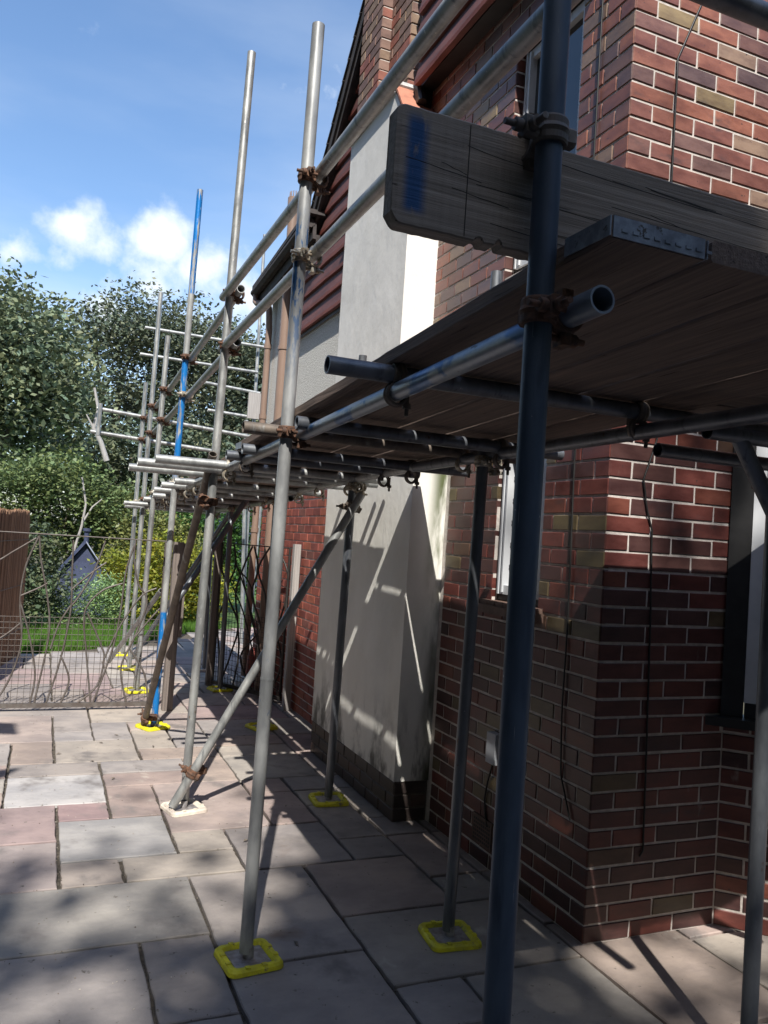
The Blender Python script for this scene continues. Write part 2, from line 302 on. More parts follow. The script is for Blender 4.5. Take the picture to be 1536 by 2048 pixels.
for j in range(-22, 42):
    for i in range(-22, 15):
        if (i, j) in occ: continue
        sizes = [(1, 1), (2, 1), (1, 2), (2, 2), (3, 2), (2, 2), (2, 3), (2, 1)]; rr.shuffle(sizes)
        for a, b in sizes + [(1, 1)]:
            cells = [(i + p, j + q) for p in range(a) for q in range(b)]
            if not any(c in occ for c in cells):
                for c in cells: occ[c] = 1
                slabs.append((i, i + a, j, j + b)); break
palette = [(.37, .325, .295), (.395, .355, .315), (.38, .305, .28), (.33, .30, .285), (.41, .38, .345), (.345, .32, .31), (.34, .265, .26), (.39, .33, .305), (.40, .33, .29)]
fixed = {(-4, -3, 6, 7): (.33, .24, .24), (-5, -3, 7, 9): (.43, .42, .42), (-2, 0, 5, 8): (.36, .30, .28), (-4, -2, 4, 6): (.40, .39, .385), (-6, -4, 3, 5): (.38, .33, .32), (-2, 0, 0, 3): (.42, .38, .355), (-1, 1, 3, 5): (.35, .32, .31), (-5, -2, 1, 3): (.31, .295, .275)}
g = G()
for (i0, i1, j0, j1) in slabs:
    x0, x1, y0, y1 = -.855 + .268 * i0, -.855 + .268 * i1, .2 + .27 * j0, .2 + .27 * j1
    if x1 < -6.6 or x0 > 3.1: continue
    ylim = min(patio_y(x0), patio_y(x1))
    if y0 > ylim - .05: continue
    if y1 > ylim:
        y1 = ylim
    gx, gy = rr.uniform(.005, .010), rr.uniform(.005, .010)
    c = fixed.get((i0, i1, j0, j1)) or rr.choice(palette); k = rr.uniform(.9, 1.08); c = tuple(x * k for x in c)
    def edge(a, b, n=7):
        return [(a[0] + (b[0] - a[0]) * t / n + rr.uniform(-.0035, .0035), a[1] + (b[1] - a[1]) * t / n + rr.uniform(-.0035, .0035)) for t in range(n)]
    P = [(x0 + gx, y0 + gy), (x1 - gx, y0 + gy), (x1 - gx, y1 - gy), (x0 + gx, y1 - gy)]
    ring = edge(P[0], P[1]) + edge(P[1], P[2]) + edge(P[2], P[3]) + edge(P[3], P[0])
    tz = rr.uniform(-.0015, .0015); cx, cy = (x0 + x1) / 2, (y0 + y1) / 2; n = len(ring)
    def shrink(p, d):
        return (p[0] + (d if p[0] < cx else -d) * (abs(p[0] - cx) > (x1 - x0) / 2 - .02), p[1] + (d if p[1] < cy else -d) * (abs(p[1] - cy) > (y1 - y0) / 2 - .02))
    vs = [(p[0], p[1], -.02) for p in ring] + [(p[0], p[1], -.004 + tz) for p in ring] + [(*shrink(p, .004), tz) for p in ring]
    g.poly(vs, [(q, (q + 1) % n, (q + 1) % n + n, q + n) for q in range(n)] + [(q + n, (q + 1) % n + n, (q + 1) % n + 2 * n, q + 2 * n) for q in range(n)] + [tuple(range(2 * n, 3 * n))], c)
struct(g.build('patio_paving', M['slab']))

# ------------------------------------------------------------------ the brick house
house = thing('brick_house', (0, 0, 0), 'red brick house with white rendered chimney breast, pebbledash and red brown boards', 'house')
BR = [((.135, .042, .034), 6), ((.112, .038, .033), 6), ((.098, .038, .034), 4), ((.075, .036, .034), 3), ((.155, .052, .036), 3), ((.13, .095, .052), .3), ((.10, .06, .042), 1.0), ((.085, .042, .038), 3)]  # lower bricks: darker copy, the shade there is put into the colour
BRU = [((.25, .105, .075), 6), ((.21, .09, .072), 6), ((.19, .10, .085), 4), ((.13, .085, .085), 3), ((.29, .12, .08), 3), ((.28, .215, .12), 1.2), ((.25, .175, .13), 2.5), ((.17, .10, .09), 3)]  # upper bricks: paler copy of the same brick, sunlight put into the colour
BRF = [((.30, .085, .06), 6), ((.25, .07, .055), 5), ((.20, .075, .06), 2), ((.33, .10, .06), 2)]
BRS = [((.24, .15, .12), 5), ((.27, .185, .13), 4), ((.20, .12, .10), 4), ((.30, .11, .08), 2)]
BRP = [((.055, .045, .042), 5), ((.075, .055, .045), 4), ((.09, .06, .05), 2)]
def pick(pal, r): return r.choices([p[0] for p in pal], [p[1] for p in pal])[0]
def split_holes(a, b, z0, z1, holes):
    segs = [(a, b)]
    for (h0, h1, k0, k1) in holes:
        if z1 - .004 <= k0 or z0 + .004 >= k1: continue
        ns = []
        for (p, q) in segs:
            if q <= h0 or p >= h1: ns.append((p, q)); continue
            if p < h0: ns.append((p, h0))
            if q > h1: ns.append((h1, q))
        segs = ns
    return [s for s in segs if s[1] - s[0] > .02]
def brick_face(g, O, u, n, u0, u1, z0, z1, L=.225, odd=.5, even=1., holes=(), pal=BR, seed=1, out=.005, lip=(True, True), buff=False):
    """courses of bricks on the plane through O with direction u and outward normal n"""
    r = random.Random(seed); O, u, n = Vector(O), Vector(u), Vector(n); flip = u.cross(V(0, 0, 1)).dot(n) < 0
    k = int(round(z0 / .075)); kz = k
    while kz * .075 < z1 - .01:
        za, zb = kz * .075, min(kz * .075 + .075, z1)
        off = (odd if kz % 2 else even) * L
        a = u0
        b = u0 + off
        while a < u1 - .01:
            b = min(b, u1)
            for (p, q) in split_holes(a, b, za, zb, holes):
                p_ = p + (.005 if not (p == u0 and lip[0]) else -.0015); q_ = q - (.005 if not (q == u1 and lip[1]) else -.0015)
                for h in holes:
                    if abs(q - h[0]) < 1e-6: q_ = q
                    if abs(p - h[1]) < 1e-6: p_ = p
                if q_ - p_ < .012: continue
                c = pick(pal, r); kk = r.uniform(.85, 1.15)
                if buff and r.random() < .10: c = (.115, .092, .05)
                c = tuple(x * kk for x in c)
                lo, hi = za + .0055 + r.uniform(-.001, .001), zb - .0055 + r.uniform(-.001, .001)
                o_ = out + r.uniform(-.0012, .0012); ch = .0025
                J_ = lambda: r.uniform(-.0014, .0014)
                base_ = [(p_ + (J_() if p != u0 else 0), lo + J_()), (q_ + J_(), lo + J_()), (q_ + J_(), hi + J_()), (p_ + (J_() if p != u0 else 0), hi + J_())]
                rings = [base_, [(base_[0][0] + ch, base_[0][1] + ch), (base_[1][0] - ch, base_[1][1] + ch), (base_[2][0] - ch, base_[2][1] - ch), (base_[3][0] + ch, base_[3][1] - ch)]]
                vs = [O + u * x + V(0, 0, z) - n * .02 for x, z in rings[0]] + [O + u * x + V(0, 0, z) + n * (o_ - ch) for x, z in rings[0]] + [O + u * x + V(0, 0, z) + n * o_ for x, z in rings[1]]
                fs = [(i, (i + 1) % 4, (i + 1) % 4 + 4, i + 4) for i in range(4)] + [(i + 4, (i + 1) % 4 + 4, (i + 1) % 4 + 8, i + 8) for i in range(4)] + [(8, 9, 10, 11)]
                if flip: fs = [f[::-1] for f in fs]
                g.poly(vs, fs, c)
            a = b; b = a + L
        kz += 1
def backing(g, O, u, n, u0, u1, z0, z1, holes=(), th=.12):
    O, u, n = Vector(O), Vector(u), Vector(n)
    zs = sorted({z0, z1, *[min(max(h[i], z0), z1) for h in holes for i in (2, 3)]})
    for za, zb in zip(zs, zs[1:]):
        if zb - za < 1e-4: continue
        for p, q in split_holes(u0, u1, za, zb, holes) if holes else [(u0, u1)]:
            vs = [O + u * x + V(0, 0, z) - n * d for d in (0, th) for x, z in ((p, za), (q, za), (q, zb), (p, zb))]
            g.poly(vs, [(0, 1, 2, 3), (4, 7, 6, 5), (0, 4, 5, 1), (1, 5, 6, 2), (2, 6, 7, 3), (3, 7, 4, 0)])
Y, X = V(0, 1, 0), V(1, 0, 0); nX, nY = V(-1, 0, 0), V(0, -1, 0)
H1 = [(.45, .87, 1.275, 2.10), (.36, .94, 2.95, 4.17)]
br = G(); mo = G()
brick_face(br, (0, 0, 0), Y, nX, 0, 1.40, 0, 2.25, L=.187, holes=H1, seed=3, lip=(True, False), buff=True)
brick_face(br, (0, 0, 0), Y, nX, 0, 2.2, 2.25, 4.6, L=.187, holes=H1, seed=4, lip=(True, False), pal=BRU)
backing(mo, (0, 0, 0), Y, nX, .0012, 2.93, 0, 4.6, H1)
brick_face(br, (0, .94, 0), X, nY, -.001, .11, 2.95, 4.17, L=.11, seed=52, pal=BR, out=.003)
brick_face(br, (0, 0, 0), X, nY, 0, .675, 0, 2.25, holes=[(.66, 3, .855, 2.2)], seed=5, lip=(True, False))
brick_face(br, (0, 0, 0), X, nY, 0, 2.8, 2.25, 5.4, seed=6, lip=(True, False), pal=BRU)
backing(mo, (0.0005, 0, 0), X, nY, 0, .70, 0, 2.25); backing(mo, (0.0005, 0, 0), X, nY, 0, 2.8, 2.25, 5.4)
bu = V(1, -1, 0).normalized(); bn = V(-1, -1, 0).normalized()
brick_face(br, (.675, 0, 0), bu, bn, 0, .9, 0, .855, seed=8, lip=(False, True))
backing(mo, (.675, 0, 0), bu, bn, 0, .9, 0, .855)
far = G()
brick_face(far, (.05, 0, 0), Y, nX, 2.88, 5.85, 0, 2.32, L=.215, seed=9, pal=BRF, lip=(False, True))
fm = G(); backing(fm, (.05, 0, 0), Y, nX, 2.88, 5.85, 0, 4.1); brick_face(far, (.05, 5.85, 0), X, Y, 0, 1.5, 0, 2.32, seed=10, pal=BRF)
backing(fm, (.05, 5.85, 0), X, Y, .12, 3.5, 0, 4.1)
br.build('brick_wall', M['brick'], house); mo.build('mortar_bed', M['mortar'], house)
far.build('brick_wall', M['brick_mat'], house); fm.build('mortar_bed', M['mortar'], house)
# chimney breast: plinth, lower breast, upper breast, tiled shoulder, stack
g = G()
brick_face(g, (-.205, 0, 0), Y, nX, 1.45, 2.93, 0, .225, L=.2, seed=12, pal=BRP, lip=(True, True))
brick_face(g, (0, 1.45, 0), X, nY, -.205, -.004, 0, .225, L=.2, seed=13, pal=BRP, lip=(True, False))
pl = g.build('plinth', M['brick'], house)
g = G(); g.box((-.203, 1.452, 0), (-.002, 2.93, .223)); g.build('mortar_bed', M['plinth_mortar'], pl)
def rough_box(g, lo, hi, nx, ny, nz_, amp, seed):
    """box whose faces undulate like hand trowelled render"""
    off = V(seed * 3.1, 0, 0)
    def P(x, y, z):
        p = V(x, y, z); k = mnoise.noise(p * 2.2 + off) * amp + mnoise.noise(p * 7 + off) * amp * .35
        return V(x + k * .6 * (x < hi[0] - 1e-4), y + (k if abs(y - lo[1]) < 1e-4 else 0) * .6, z)
    def grid(a, b, c, na, nb):
        a, b, c = Vector(a), Vector(b), Vector(c)
        vs = [P(*(a + (b - a) * i / na + (c - a) * j / nb)) for j in range(nb + 1) for i in range(na + 1)]
        fs = [(j * (na + 1) + i, j * (na + 1) + i + 1, (j + 1) * (na + 1) + i + 1, (j + 1) * (na + 1) + i) for j in range(nb) for i in range(na)]
        g.poly(vs, fs, W1, True)
    x0, y0, z0 = lo; x1, y1, z1 = hi
    grid((x0, y1, z0), (x0, y0, z0), (x0, y1, z1), ny, nz_); grid((x0, y0, z0), (x1, y0, z0), (x0, y0, z1), nx, nz_)
    grid((x1, y1, z0), (x0, y1, z0), (x1, y1, z1), nx, nz_); grid((x0, y0, z1), (x1, y0, z1), (x0, y1, z1), nx, ny)
    g.face([(x0, y0, z0), (x0, y1, z0), (x1, y1, z0), (x1, y0, z0)])
g = G(); rough_box(g, (-.215, 1.44, .226), (-.001, 2.935, 2.30), 6, 24, 36, .008, 1); lb = g.build('chimney_breast', M['render'], house)
g = G(); rough_box(g, (-.213, 1.76, 2.302), (-.001, 2.93, 3.98), 6, 20, 28, .007, 2)
# sloping upper part towards the stack
A = [(-.213, 1.76, 3.98), (-.213, 2.10, 4.45), (-.213, 2.93, 4.45), (-.213, 2.93, 3.98)]
g.poly(A + [(0, y, z) for _, y, z in A], [(3, 2, 1, 0), (4, 5, 6, 7), (0, 1, 5, 4), (1, 2, 6, 5), (2, 3, 7, 6)])
ub = g.build('chimney_breast', M['render_hi'], house)
g = G()
for k in range(7):
    t0, t1 = k / 7, (k + 1.25) / 7
    p0 = V(0, 1.745, 4.0).lerp(V(0, 2.10, 4.49), t0); p1 = V(0, 1.745, 4.0).lerp(V(0, 2.10, 4.49), t1)
    g.bar((-.225, (p0.y + p1.y) / 2, (p0.z + p1.z) / 2 + .012), (0, (p0.y + p1.y) / 2, (p0.z + p1.z) / 2 + .012), .09, .014, (0, -.82, .57))
g.build('shoulder_tiles', M['tile'], house)
g = G(); g.bar((-.235, 2.10, 4.50), (0.0, 2.10, 4.50), .05, .06, (0, -.6, .8), chamfer=.015)
g.bar((-.222, 2.10, 4.478), (-.222, 2.94, 4.478), .05, .05, chamfer=.012); g.build('mortar_fillet', M['cement'], house)
g = G()
brick_face(g, (-.13, 0, 0), Y, nX, 2.12, 2.47, 4.5, 6.9, L=.2, seed=21, pal=BRS); brick_face(g, (0, 2.12, 0), X, nY, -.13, .0, 4.5, 6.9, seed=22, pal=BRS)
brick_face(g, (-.205, 0, 0), Y, nX, 2.47, 2.86, 4.5, 6.9, L=.2, seed=23, pal=BRS); brick_face(g, (0, 2.47, 0), X, nY, -.205, -.13, 4.5, 6.9, seed=24, pal=BRS, lip=(True, False))
brick_face(g, (0, 2.05, 0), X, nY, .06, .45, 4.5, 6.9, seed=25, pal=BRS)
st = g.build('chimney_stack', M['brick_mat'], house)
g = G(); g.box((-.128, 2.122, 4.45), (.45, 2.469, 6.9)); g.box((-.203, 2.47, 4.45), (.45, 2.86, 6.9)); g.box((.061, 2.052, 4.5), (.45, 2.12, 6.9)); g.build('mortar_bed', M['mortar'], st)
g = G(); g.bar((.03, 2.10, 4.5), (.03, 2.10, 6.9), .05, .03, (0, 1, 0)); g.build('mortar_fillet', M['cement'], st)
# upper floor pebbledash between chimney and corner
g = G(); g.box((.0, 2.93, 2.321), (.06, 5.86, 4.1)); g.build('pebbledash_wall', M['pebble'], house)
# gable boards left of chimney
def boards(poly_top, y0f, y1f, z0, z1, pitch, name, x=-.0, proud=.035, seed=0):
    g = G(); r = random.Random(seed); z = z0
    while z < z1:
        ya, yb = y0f(z), y1f(z)
        if yb - ya > .05:
            n = max(2, int((yb - ya) / .12)); t = r.uniform(0, 9)
            ys = [ya + (yb - ya) * i / n for i in range(n + 1)]
            wob = [.007 * mnoise.noise(V(y * 3, z * 9, t)) + .004 * mnoise.noise(V(y * 11, z * 9, t)) for y in ys]
            rows = [[(x - proud, y, z + w_) for y, w_ in zip(ys, wob)], [(x - proud - .003, y, z + .026 + w_) for y, w_ in zip(ys, wob)], [(x - .006, y, z + pitch + .02) for y in ys], [(x - .004, y, z + w_) for y, w_ in zip(ys, wob)]]
            vs = sum(rows, []); m = n + 1
            fs = []
            for i in range(n):
                fs += [(i + 1, i, i + m, i + m + 1), (i + 1 + m, i + m, i + 2 * m, i + 2 * m + 1), (i, i + 1, i + 3 * m + 1, i + 3 * m)]
            for q_, f_ in enumerate(fs): g.poly([vs[i_] for i_ in f_], [(0, 1, 2, 3)], ((.30, .095, .075), (.125, .05, .048), (.20, .07, .06))[q_ % 3])  # lips lighter, faces darker: bounce light and shade put into the board colours
        z += pitch
    return g.build(name, M['clap'], house)
verge = lambda z: 4.16 - (z - 4.25) / 1.19
boards(None, lambda z: 2.93 if z < 4.45 else 2.86, lambda z: min(4.74, 4.74 if z < 3.95 else verge(z) + .22), 3.43, 7.2, .155, 'boarding', -.02, seed=3)
boards(None, lambda z: -.02, lambda z: 1.98, 4.46, 5.5, .155, 'boarding', -.10, .04, seed=5)
g = G(); g.box((-.10, -.02, 4.455), (0.0, 1.97, 5.6)); g.box((-.019, 2.86, 4.45), (.02, 3.3, 7.2)); g.face([(-.019, 2.9, 3.4), (-.019, 4.74, 3.4), (-.019, 4.74, 3.9), (-.019, verge(4.3) + .2, 4.3), (-.019, verge(6.8), 6.8), (-.019, 2.9, 6.8)])
g.face([(.02, 2.9, 3.4), (.02, 4.74, 3.4), (.02, 4.74, 3.9), (.02, verge(4.3) + .2, 4.3), (.02, verge(6.8), 6.8), (.02, 2.9, 6.8)]); g.build('boarding_backing', M['black'], house)
# roof with verge
def slope(g, y0, z0, y1, z1, x0, x1, th): 
    d = V(0, y1 - y0, z1 - z0).normalized(); n = V(0, -d.z, d.y) if d.y > 0 else V(0, d.z, -d.y)
    a, b = V(0, y0, z0), V(0, y1, z1)
    if n.z < 0: n = -n
    vs = [V(x, p.y, p.z) + n * h for x in (x0, x1) for p in (a, b) for h in (0, th)]
    g.poly(vs, [(0, 1, 3, 2), (4, 6, 7, 5), (0, 4, 5, 1), (2, 3, 7, 6), (1, 5, 7, 3), (0, 2, 6, 4)])
g = G(); slope(g, 1.9, 6.93, 4.22, 4.17, -.14, 4, .07)
for k in range(22):
    t, t2 = k / 22, min((k + 1.12) / 22, 1.0); L_ = lambda q: (1.9 + 2.32 * q, 6.93 - 2.76 * q)
    (ya, za), (yb, zb) = L_(t), L_(t2); slope(g, ya + .05, za + .05, yb + .062, zb + .060, -.155, 4, .012)
rf = g.build('roof', M['slate'], house)
g = G(); slope(g, 1.9, 6.86, 4.2, 4.13, -.12, -.095, .06); g.build('bargeboard', M['slate'], rf)
g = G(); g.bar((-.10, 4.0, 4.36), (-.10, 5.98, 4.20), .22, .04); g.box((-.1, 4.1, 4.12), (4, 5.98, 4.2)); g.build('roof', M['slate'], house)
g = G(); g.bar((-.17, 4.05, 4.28), (-.17, 6.0, 4.15), .10, .085, chamfer=.03); g.bar((-.12, 4.05, 4.22), (-.12, 5.98, 4.09), .03, .16)
gu = g.build('gutter', M['slate'], house)
g = G(); g.bar((-.17, 4.12, 4.38), (-.17, 4.16, 4.22), .14, .09, (1, 0, 0), chamfer=.02); g.build('hopper', M['black'], gu)
# pipes
g = G(); g.path([(-.17, 5.95, 4.15), (-.17, 5.95, 4.05), (-.165, 5.90, 4.02), (-.09, 5.76, 4.0), (-.07, 5.72, 3.94), (-.06, 5.70, 3.7)], .034, 10)
g.tube((-.06, 5.70, 3.75), (-.06, 5.70, 0.05), .034, .003, 12)
for z in (3.5, 2.75, 1.55, .6): g.tube((-.06, 5.70, z), (-.06, 5.70, z + .05), .041, .005, 12)
g.build('downpipe', M['pipe'], house)
g = G(); g.tube((-.07, 5.0, 0.02), (-.07, 5.0, 4.84), .052, .004, 14)
for z in (3.35, 2.2, 1.05, 4.05): g.tube((-.07, 5.0, z), (-.07, 5.0, z + .035), .06, .006, 14)
sp = g.build('soil_pipe', M['pipe'], house)
g = G(); g.tube((-.07, 5.0, 4.78), (-.07, 5.0, 4.86), .064, .006, 14)
for k in range(12):
    a = k * math.pi / 6; g.path([(-.07 + .05 * math.cos(a), 5.0 + .05 * math.sin(a), 4.85), (-.07 + .045 * math.cos(a), 5.0 + .045 * math.sin(a), 4.92)], .005, 4)
g.build('vent_cap', M['pipe'], sp)
# windows
def window(x, y0, y1, z0, z1, reveal, lattice=False):
    g = G(); f = .03  # black rim; round the leaded window it stands in for reveal shadow
    for lo, hi in (((x + reveal, y0, z0), (x + reveal + .06, y0 + f, z1)), ((x + reveal, y1 - f, z0), (x + reveal + .06, y1, z1)), ((x + reveal, y0 + f, z0), (x + reveal + .06, y1 - f, z0 + f)), ((x + reveal, y0 + f, z1 - f), (x + reveal + .06, y1 - f, z1))): g.box(lo, hi)
    fr = g.build('window', M['black'], house)
    g = G(); a, b, c, d = y0 + f, y1 - f, z0 + f, z1 - f; s = .045; xx = x + reveal - .012
    for lo, hi in (((xx, a, c), (xx + .05, a + s, d)), ((xx, b - s, c), (xx + .05, b, d)), ((xx, a + s, c), (xx + .05, b - s, c + s)), ((xx, a + s, d - s), (xx + .05, b - s, d))): g.box(lo, hi)
    s2 = .012
    for lo, hi in (((xx - .010, b - s, c + .01), (xx, b - s + s2, d - .01)), ((xx - .010, b - s2, c), (xx, b, d))): g.box(lo, hi)
    g.build('frame', M['white_pvc'], fr)
    g = G(); g.box((xx + .03, a + s, c + s), (xx + .036, b - s, d - s)); g.build('pane', M['glass'], fr)
    if lattice:
        g = G(); p = .11; k = -8
        ya, yb, za, zb = a + s, b - s, c + s, d - s
        while k < 14:
            for sg in (1, -1):
                pts = []
                for i in range(41):
                    t = i / 40; yy = ya + (yb - ya) * t; zz = za + k * p + sg * (yy - ya) * 1.6 + (0 if sg > 0 else .4)
                    if za <= zz <= zb: pts.append((xx + .027, yy, zz))
                if len(pts) > 1: g.path([pts[0], pts[-1]], .004, 4)
            k += 1
        g.build('lead_lattice', M['lead'], fr)
window(0, .45, .87, 1.30, 2.10, .03, True)
window(0, .36, .94, 2.97, 4.17, .055)
g = G(); g.box((-.055, .40, 1.232), (.06, .985, 1.272)); g.build('window_sill', M['terra'], house)
for k in range(5): g = g
g = G()
for k in range(8): g.box((-.045, .41 + k * .072, 1.2725), (.07, .41 + k * .072 + .065, 1.295))
sl = g.build('window_sill', M['terra'], house)
# black panels added to stand in for interior darkness behind the openings
g = G(); g.box((.3, .3, .8), (.32, 2.6, 4.4)); g.box((.14, .3, 1.2), (.3, .32, 4.4)); g.build('interior_dark_panel', M['black'], house)
# bay window on the canted wall
def bay_pt(u_, z, d=0.): p = V(.675, 0, z) + bu * u_ + bn * d; return p
def bay_box(g, u0, u1, z0, z1, d0, d1):
    vs = [bay_pt(u_, z, d) for d in (d0, d1) for u_, z in ((u0, z0), (u1, z0), (u1, z1), (u0, z1))]
    g.poly(vs, [(0, 3, 2, 1), (4, 5, 6, 7), (0, 1, 5, 4), (1, 2, 6, 5), (2, 3, 7, 6), (3, 0, 4, 7)])
g = G(); bay_box(g, -.01, .079, .90, 2.16, -.05, .03); bay_box(g, .085, .95, .90, .965, -.05, .03); bay_box(g, .085, .95, 2.09, 2.16, -.05, .03); bay_box(g, .82, .95, .965, 2.09, -.05, .03)
bw = g.build('bay_window', M['black'], house)
g = G(); bay_box(g, -.07, 1.0, .86, .898, -.08, .075); g.build('window_sill', M['black'], bw)
g = G(); bay_box(g, .080, .165, .967, 2.088, -.03, .034); bay_box(g, .155, .60, .967, 1.03, -.04, .012); bay_box(g, .155, .60, 2.03, 2.088, -.04, .012); bay_box(g, .53, .60, 1.03, 2.03, -.04, .012)
bay_box(g, .166, .190, 1.04, 2.02, -.03, .026); bay_box(g, .185, .53, 1.038, 1.06, -.03, .022)
g.build('frame', M['white_pvc'], bw)
g = G(); bay_box(g, .155, .53, 1.03, 2.03, -.02, -.012); bay_box(g, .602, .82, .967, 2.088, -.02, -.012); g.build('pane', M['glass'], bw)
g = G(); bay_box(g, -.05, 1.0, 2.165, 2.24, -.9, .05); g.build('bay_roof', M['slate'], house)
# small wall fittings
g = G(); g.box((-.012, .72, .095), (-.0005, .905, .23)); ab = g.build('air_brick', M['terra'], house)
g = G()
for i in range(9):
    for j in range(6): g.box((-.0135, .735 + i * .018, .108 + j * .019), (-.0122, .735 + i * .018 + .010, .108 + j * .019 + .011))
g.build('holes', M['black'], ab)
g = G(); g.box((.038, 3.2, .06), (.044, 3.42, .22)); g.build('air_brick', M['terra'], house)
g = G(); g.box((-.045, .68, .52), (-.006, .76, .665)); jb = g.build('junction_box', M['box'], house)
g = G(); g.path([(-.02, .73, .52), (-.018, .77, .42), (-.012, .80, .33), (-.010, .79, .26), (-.012, .76, .2)], .005, 5); g.build('cable', M['cable'], jb)
def cable(pts, label):
    g = G(); P = [Vector(p) for p in pts]; q = []
    for a, b in zip(P, P[1:]):
        for i in range(6): q.append(a.lerp(b, i / 6) + V(R_.uniform(-.001, .0), R_.uniform(-.001, .001), 0))
    q.append(P[-1]); g.path(q, .0042, 5); o = g.build('cable', M['cable'], house)
    o['label'] = label
cable([(-.012, .215, 4.45), (-.012, .212, 3.3), (-.012, .225, 2.0), (-.012, .206, 1.25), (-.012, .211, .865), (-.014, .19, .617), (-.012, .11, .455)], 'black cable down the shaded side wall')
cable([(.40, -.012, 4.15), (.338, -.012, 3.954), (.224, -.012, 3.677), (.226, -.012, 3.18), (.225, -.012, 2.2), (.223, -.013, 2.05), (.164, -.014, 1.878), (.19, -.013, 1.76), (.223, -.012, 1.674), (.242, -.012, 1.28), (.262, -.012, .6), (.268, -.012, .352), (.25, -.012, .33)], 'black cable looping down the front pier')
g = G()
for y, z, s in ((1.99, 4.47, .05),): g.bar((-.09, y - .03, z - .12), (-.09, y + .03, z + .05), .07, .06, (1, 0, 0), chamfer=.015); g.bar((-.05, y, z - .2), (-.03, y + .02, z + .0), .05, .05, (1, 0, 0))
g.build('bracket', M['black'], house)

# ------------------------------------------------------------------ scaffold
def frame_from(a):
    a = a.normalized(); b = a.orthogonal().normalized(); return a, b, a.cross(b)
def ring(g, p, a, r0=.0246, r1=.0325, h=.045, seg=28, gap=None):
    a, b, c = frame_from(a)
    prof = [(r0, -h / 2), (r1 - .002, -h / 2), (r1, -h / 2 + .004), (r1, -h / 6), (r1 + .003, 0), (r1, h / 6), (r1, h / 2 - .004), (r1 - .002, h / 2), (r0, h / 2)]
    n = len(prof); vs = []
    for i in range(seg):
        t = 2 * math.pi * i / seg; d = b * math.cos(t) + c * math.sin(t)
        vs += [p + d * r + a * z for r, z in prof]
    g.poly(vs, [(i * n + k, i * n + (k + 1) % n, ((i + 1) % seg) * n + (k + 1) % n, ((i + 1) % seg) * n + k) for i in range(seg) for k in range(n)], W1, False)
def coupler(parent, p, a, b, d, m='rust', out=None, s=1.0):
    """double coupler: p on the first tube (axis a), second tube (axis b) passes at p + d"""
    p, a, b, d = Vector(p), Vector(a).normalized(), Vector(b).normalized(), Vector(d); g = G()
    ring(g, p, a); ring(g, p + d, b)
    g.bar(p + d * .38, p + d * .66, .036, .036, tuple(a), chamfer=.006)
    side = a.cross(d).normalized()
    if out is not None and side.dot(Vector(out)) < 0: side = -side
    # lugs of the first clamp and its flap
    g.bar(p + side * .026 - d.normalized() * .004, p + side * .056 - d.normalized() * .004, .020, .036, tuple(a), chamfer=.004)
    g.bar(p - side * .026, p - side * .048, .026, .034, tuple(a), chamfer=.006)
    s2 = b.cross(d).normalized()
    g.bar(p + d + s2 * .026, p + d + s2 * .054, .020, .036, tuple(b), chamfer=.004); g.bar(p + d - s2 * .026, p + d - s2 * .046, .024, .034, tuple(b), chamfer=.004)
    o = g.build('coupler', M[m], parent)
    g = G(); dn = -d.normalized()
    g.tube(p + side * .042 + dn * -.03, p + side * .042 + dn * .05, .0062, 0, 8); g.tube(p + side * .042 + dn * .012, p + side * .042 + dn * .028, .0125, 0, 6)
    g.tube(p + side * .02, p + side * .092, .006, 0, 8); g.tube(p + side * .058, p + side * .072, .012, 0, 6)
    q = p + d; g.tube(q + s2 * .04 - d.normalized() * .03, q + s2 * .04 + d.normalized() * .045, .006, 0, 8); g.tube(q + s2 * .04 + d.normalized() * .014, q + s2 * .04 + d.normalized() * .028, .012, 0, 6)
    g.build('bolt', M[m], o)
def strap(parent, p, a, b, m='zinc'):
    """putlog clip: holds the transom at p (axis a) down on the ledger below (axis b)"""
    p, a, b = Vector(p), Vector(a).normalized(), Vector(b).normalized(); g = G()
    ring(g, p, a, h=.034); q = p - V(0, 0, .052)
    ring(g, q, b, h=.03); g.bar(p + b * .032, q + b * .032, .012, .03, tuple(b))
    o = g.build('coupler', M[m], parent)
    g = G(); g.tube(q + a * .034 + V(0, 0, .02), q + a * .034 - V(0, 0, .055), .006, 0, 8); g.tube(q + a * .034 - V(0, 0, .022), q + a * .034 - V(0, 0, .036), .012, 0, 6); g.build('bolt', M[m], o)
UP = V(0, 0, 1)
STD = {}
def standard(key, base, top, label, m='galv', couplers=(), joints=(), group='upright scaffold tubes'):
    b, t = Vector(base), Vector(top)
    o = thing('scaffold_standard', base, label, 'scaffold tube', group)
    g = G(); g.tube(b, t, seg=24)
    g.build('tube', M[m], o)
    for z in joints:
        g = G(); p = b.lerp(t, (z - b.z) / (t.z - b.z)); d = (t - b).normalized(); g.tube(p - d * .004, p + d * .004, .0254, .002, 24); g.build('joint_collar', M[m], o)
    def at(z): return b.lerp(t, (z - b.z) / (t.z - b.z))
    for z, dirb, off, mm in couplers: coupler(o, at(z), t - b, dirb, off, mm, out=(-1, -.3, 0))
    STD[key] = (o, at)
    return o
YD = V(.03, 1, -.03)
IN = V(.0500, 0, 0)
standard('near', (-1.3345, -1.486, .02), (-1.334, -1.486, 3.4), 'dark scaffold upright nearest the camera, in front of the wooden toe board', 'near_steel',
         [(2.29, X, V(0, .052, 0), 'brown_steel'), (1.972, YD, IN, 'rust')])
standard('P2', (-1.310, .241, .03), (-1.283, .241, 3.495), 'tall grey scaffold upright with blue scuffs, on the bright yellow pad with steel centre', 'blue2',
         [(2.905, Y, IN, 'rust'), (2.60, Y, IN, 'zinc'), (1.934, YD, IN, 'rust')], joints=(1.02,))
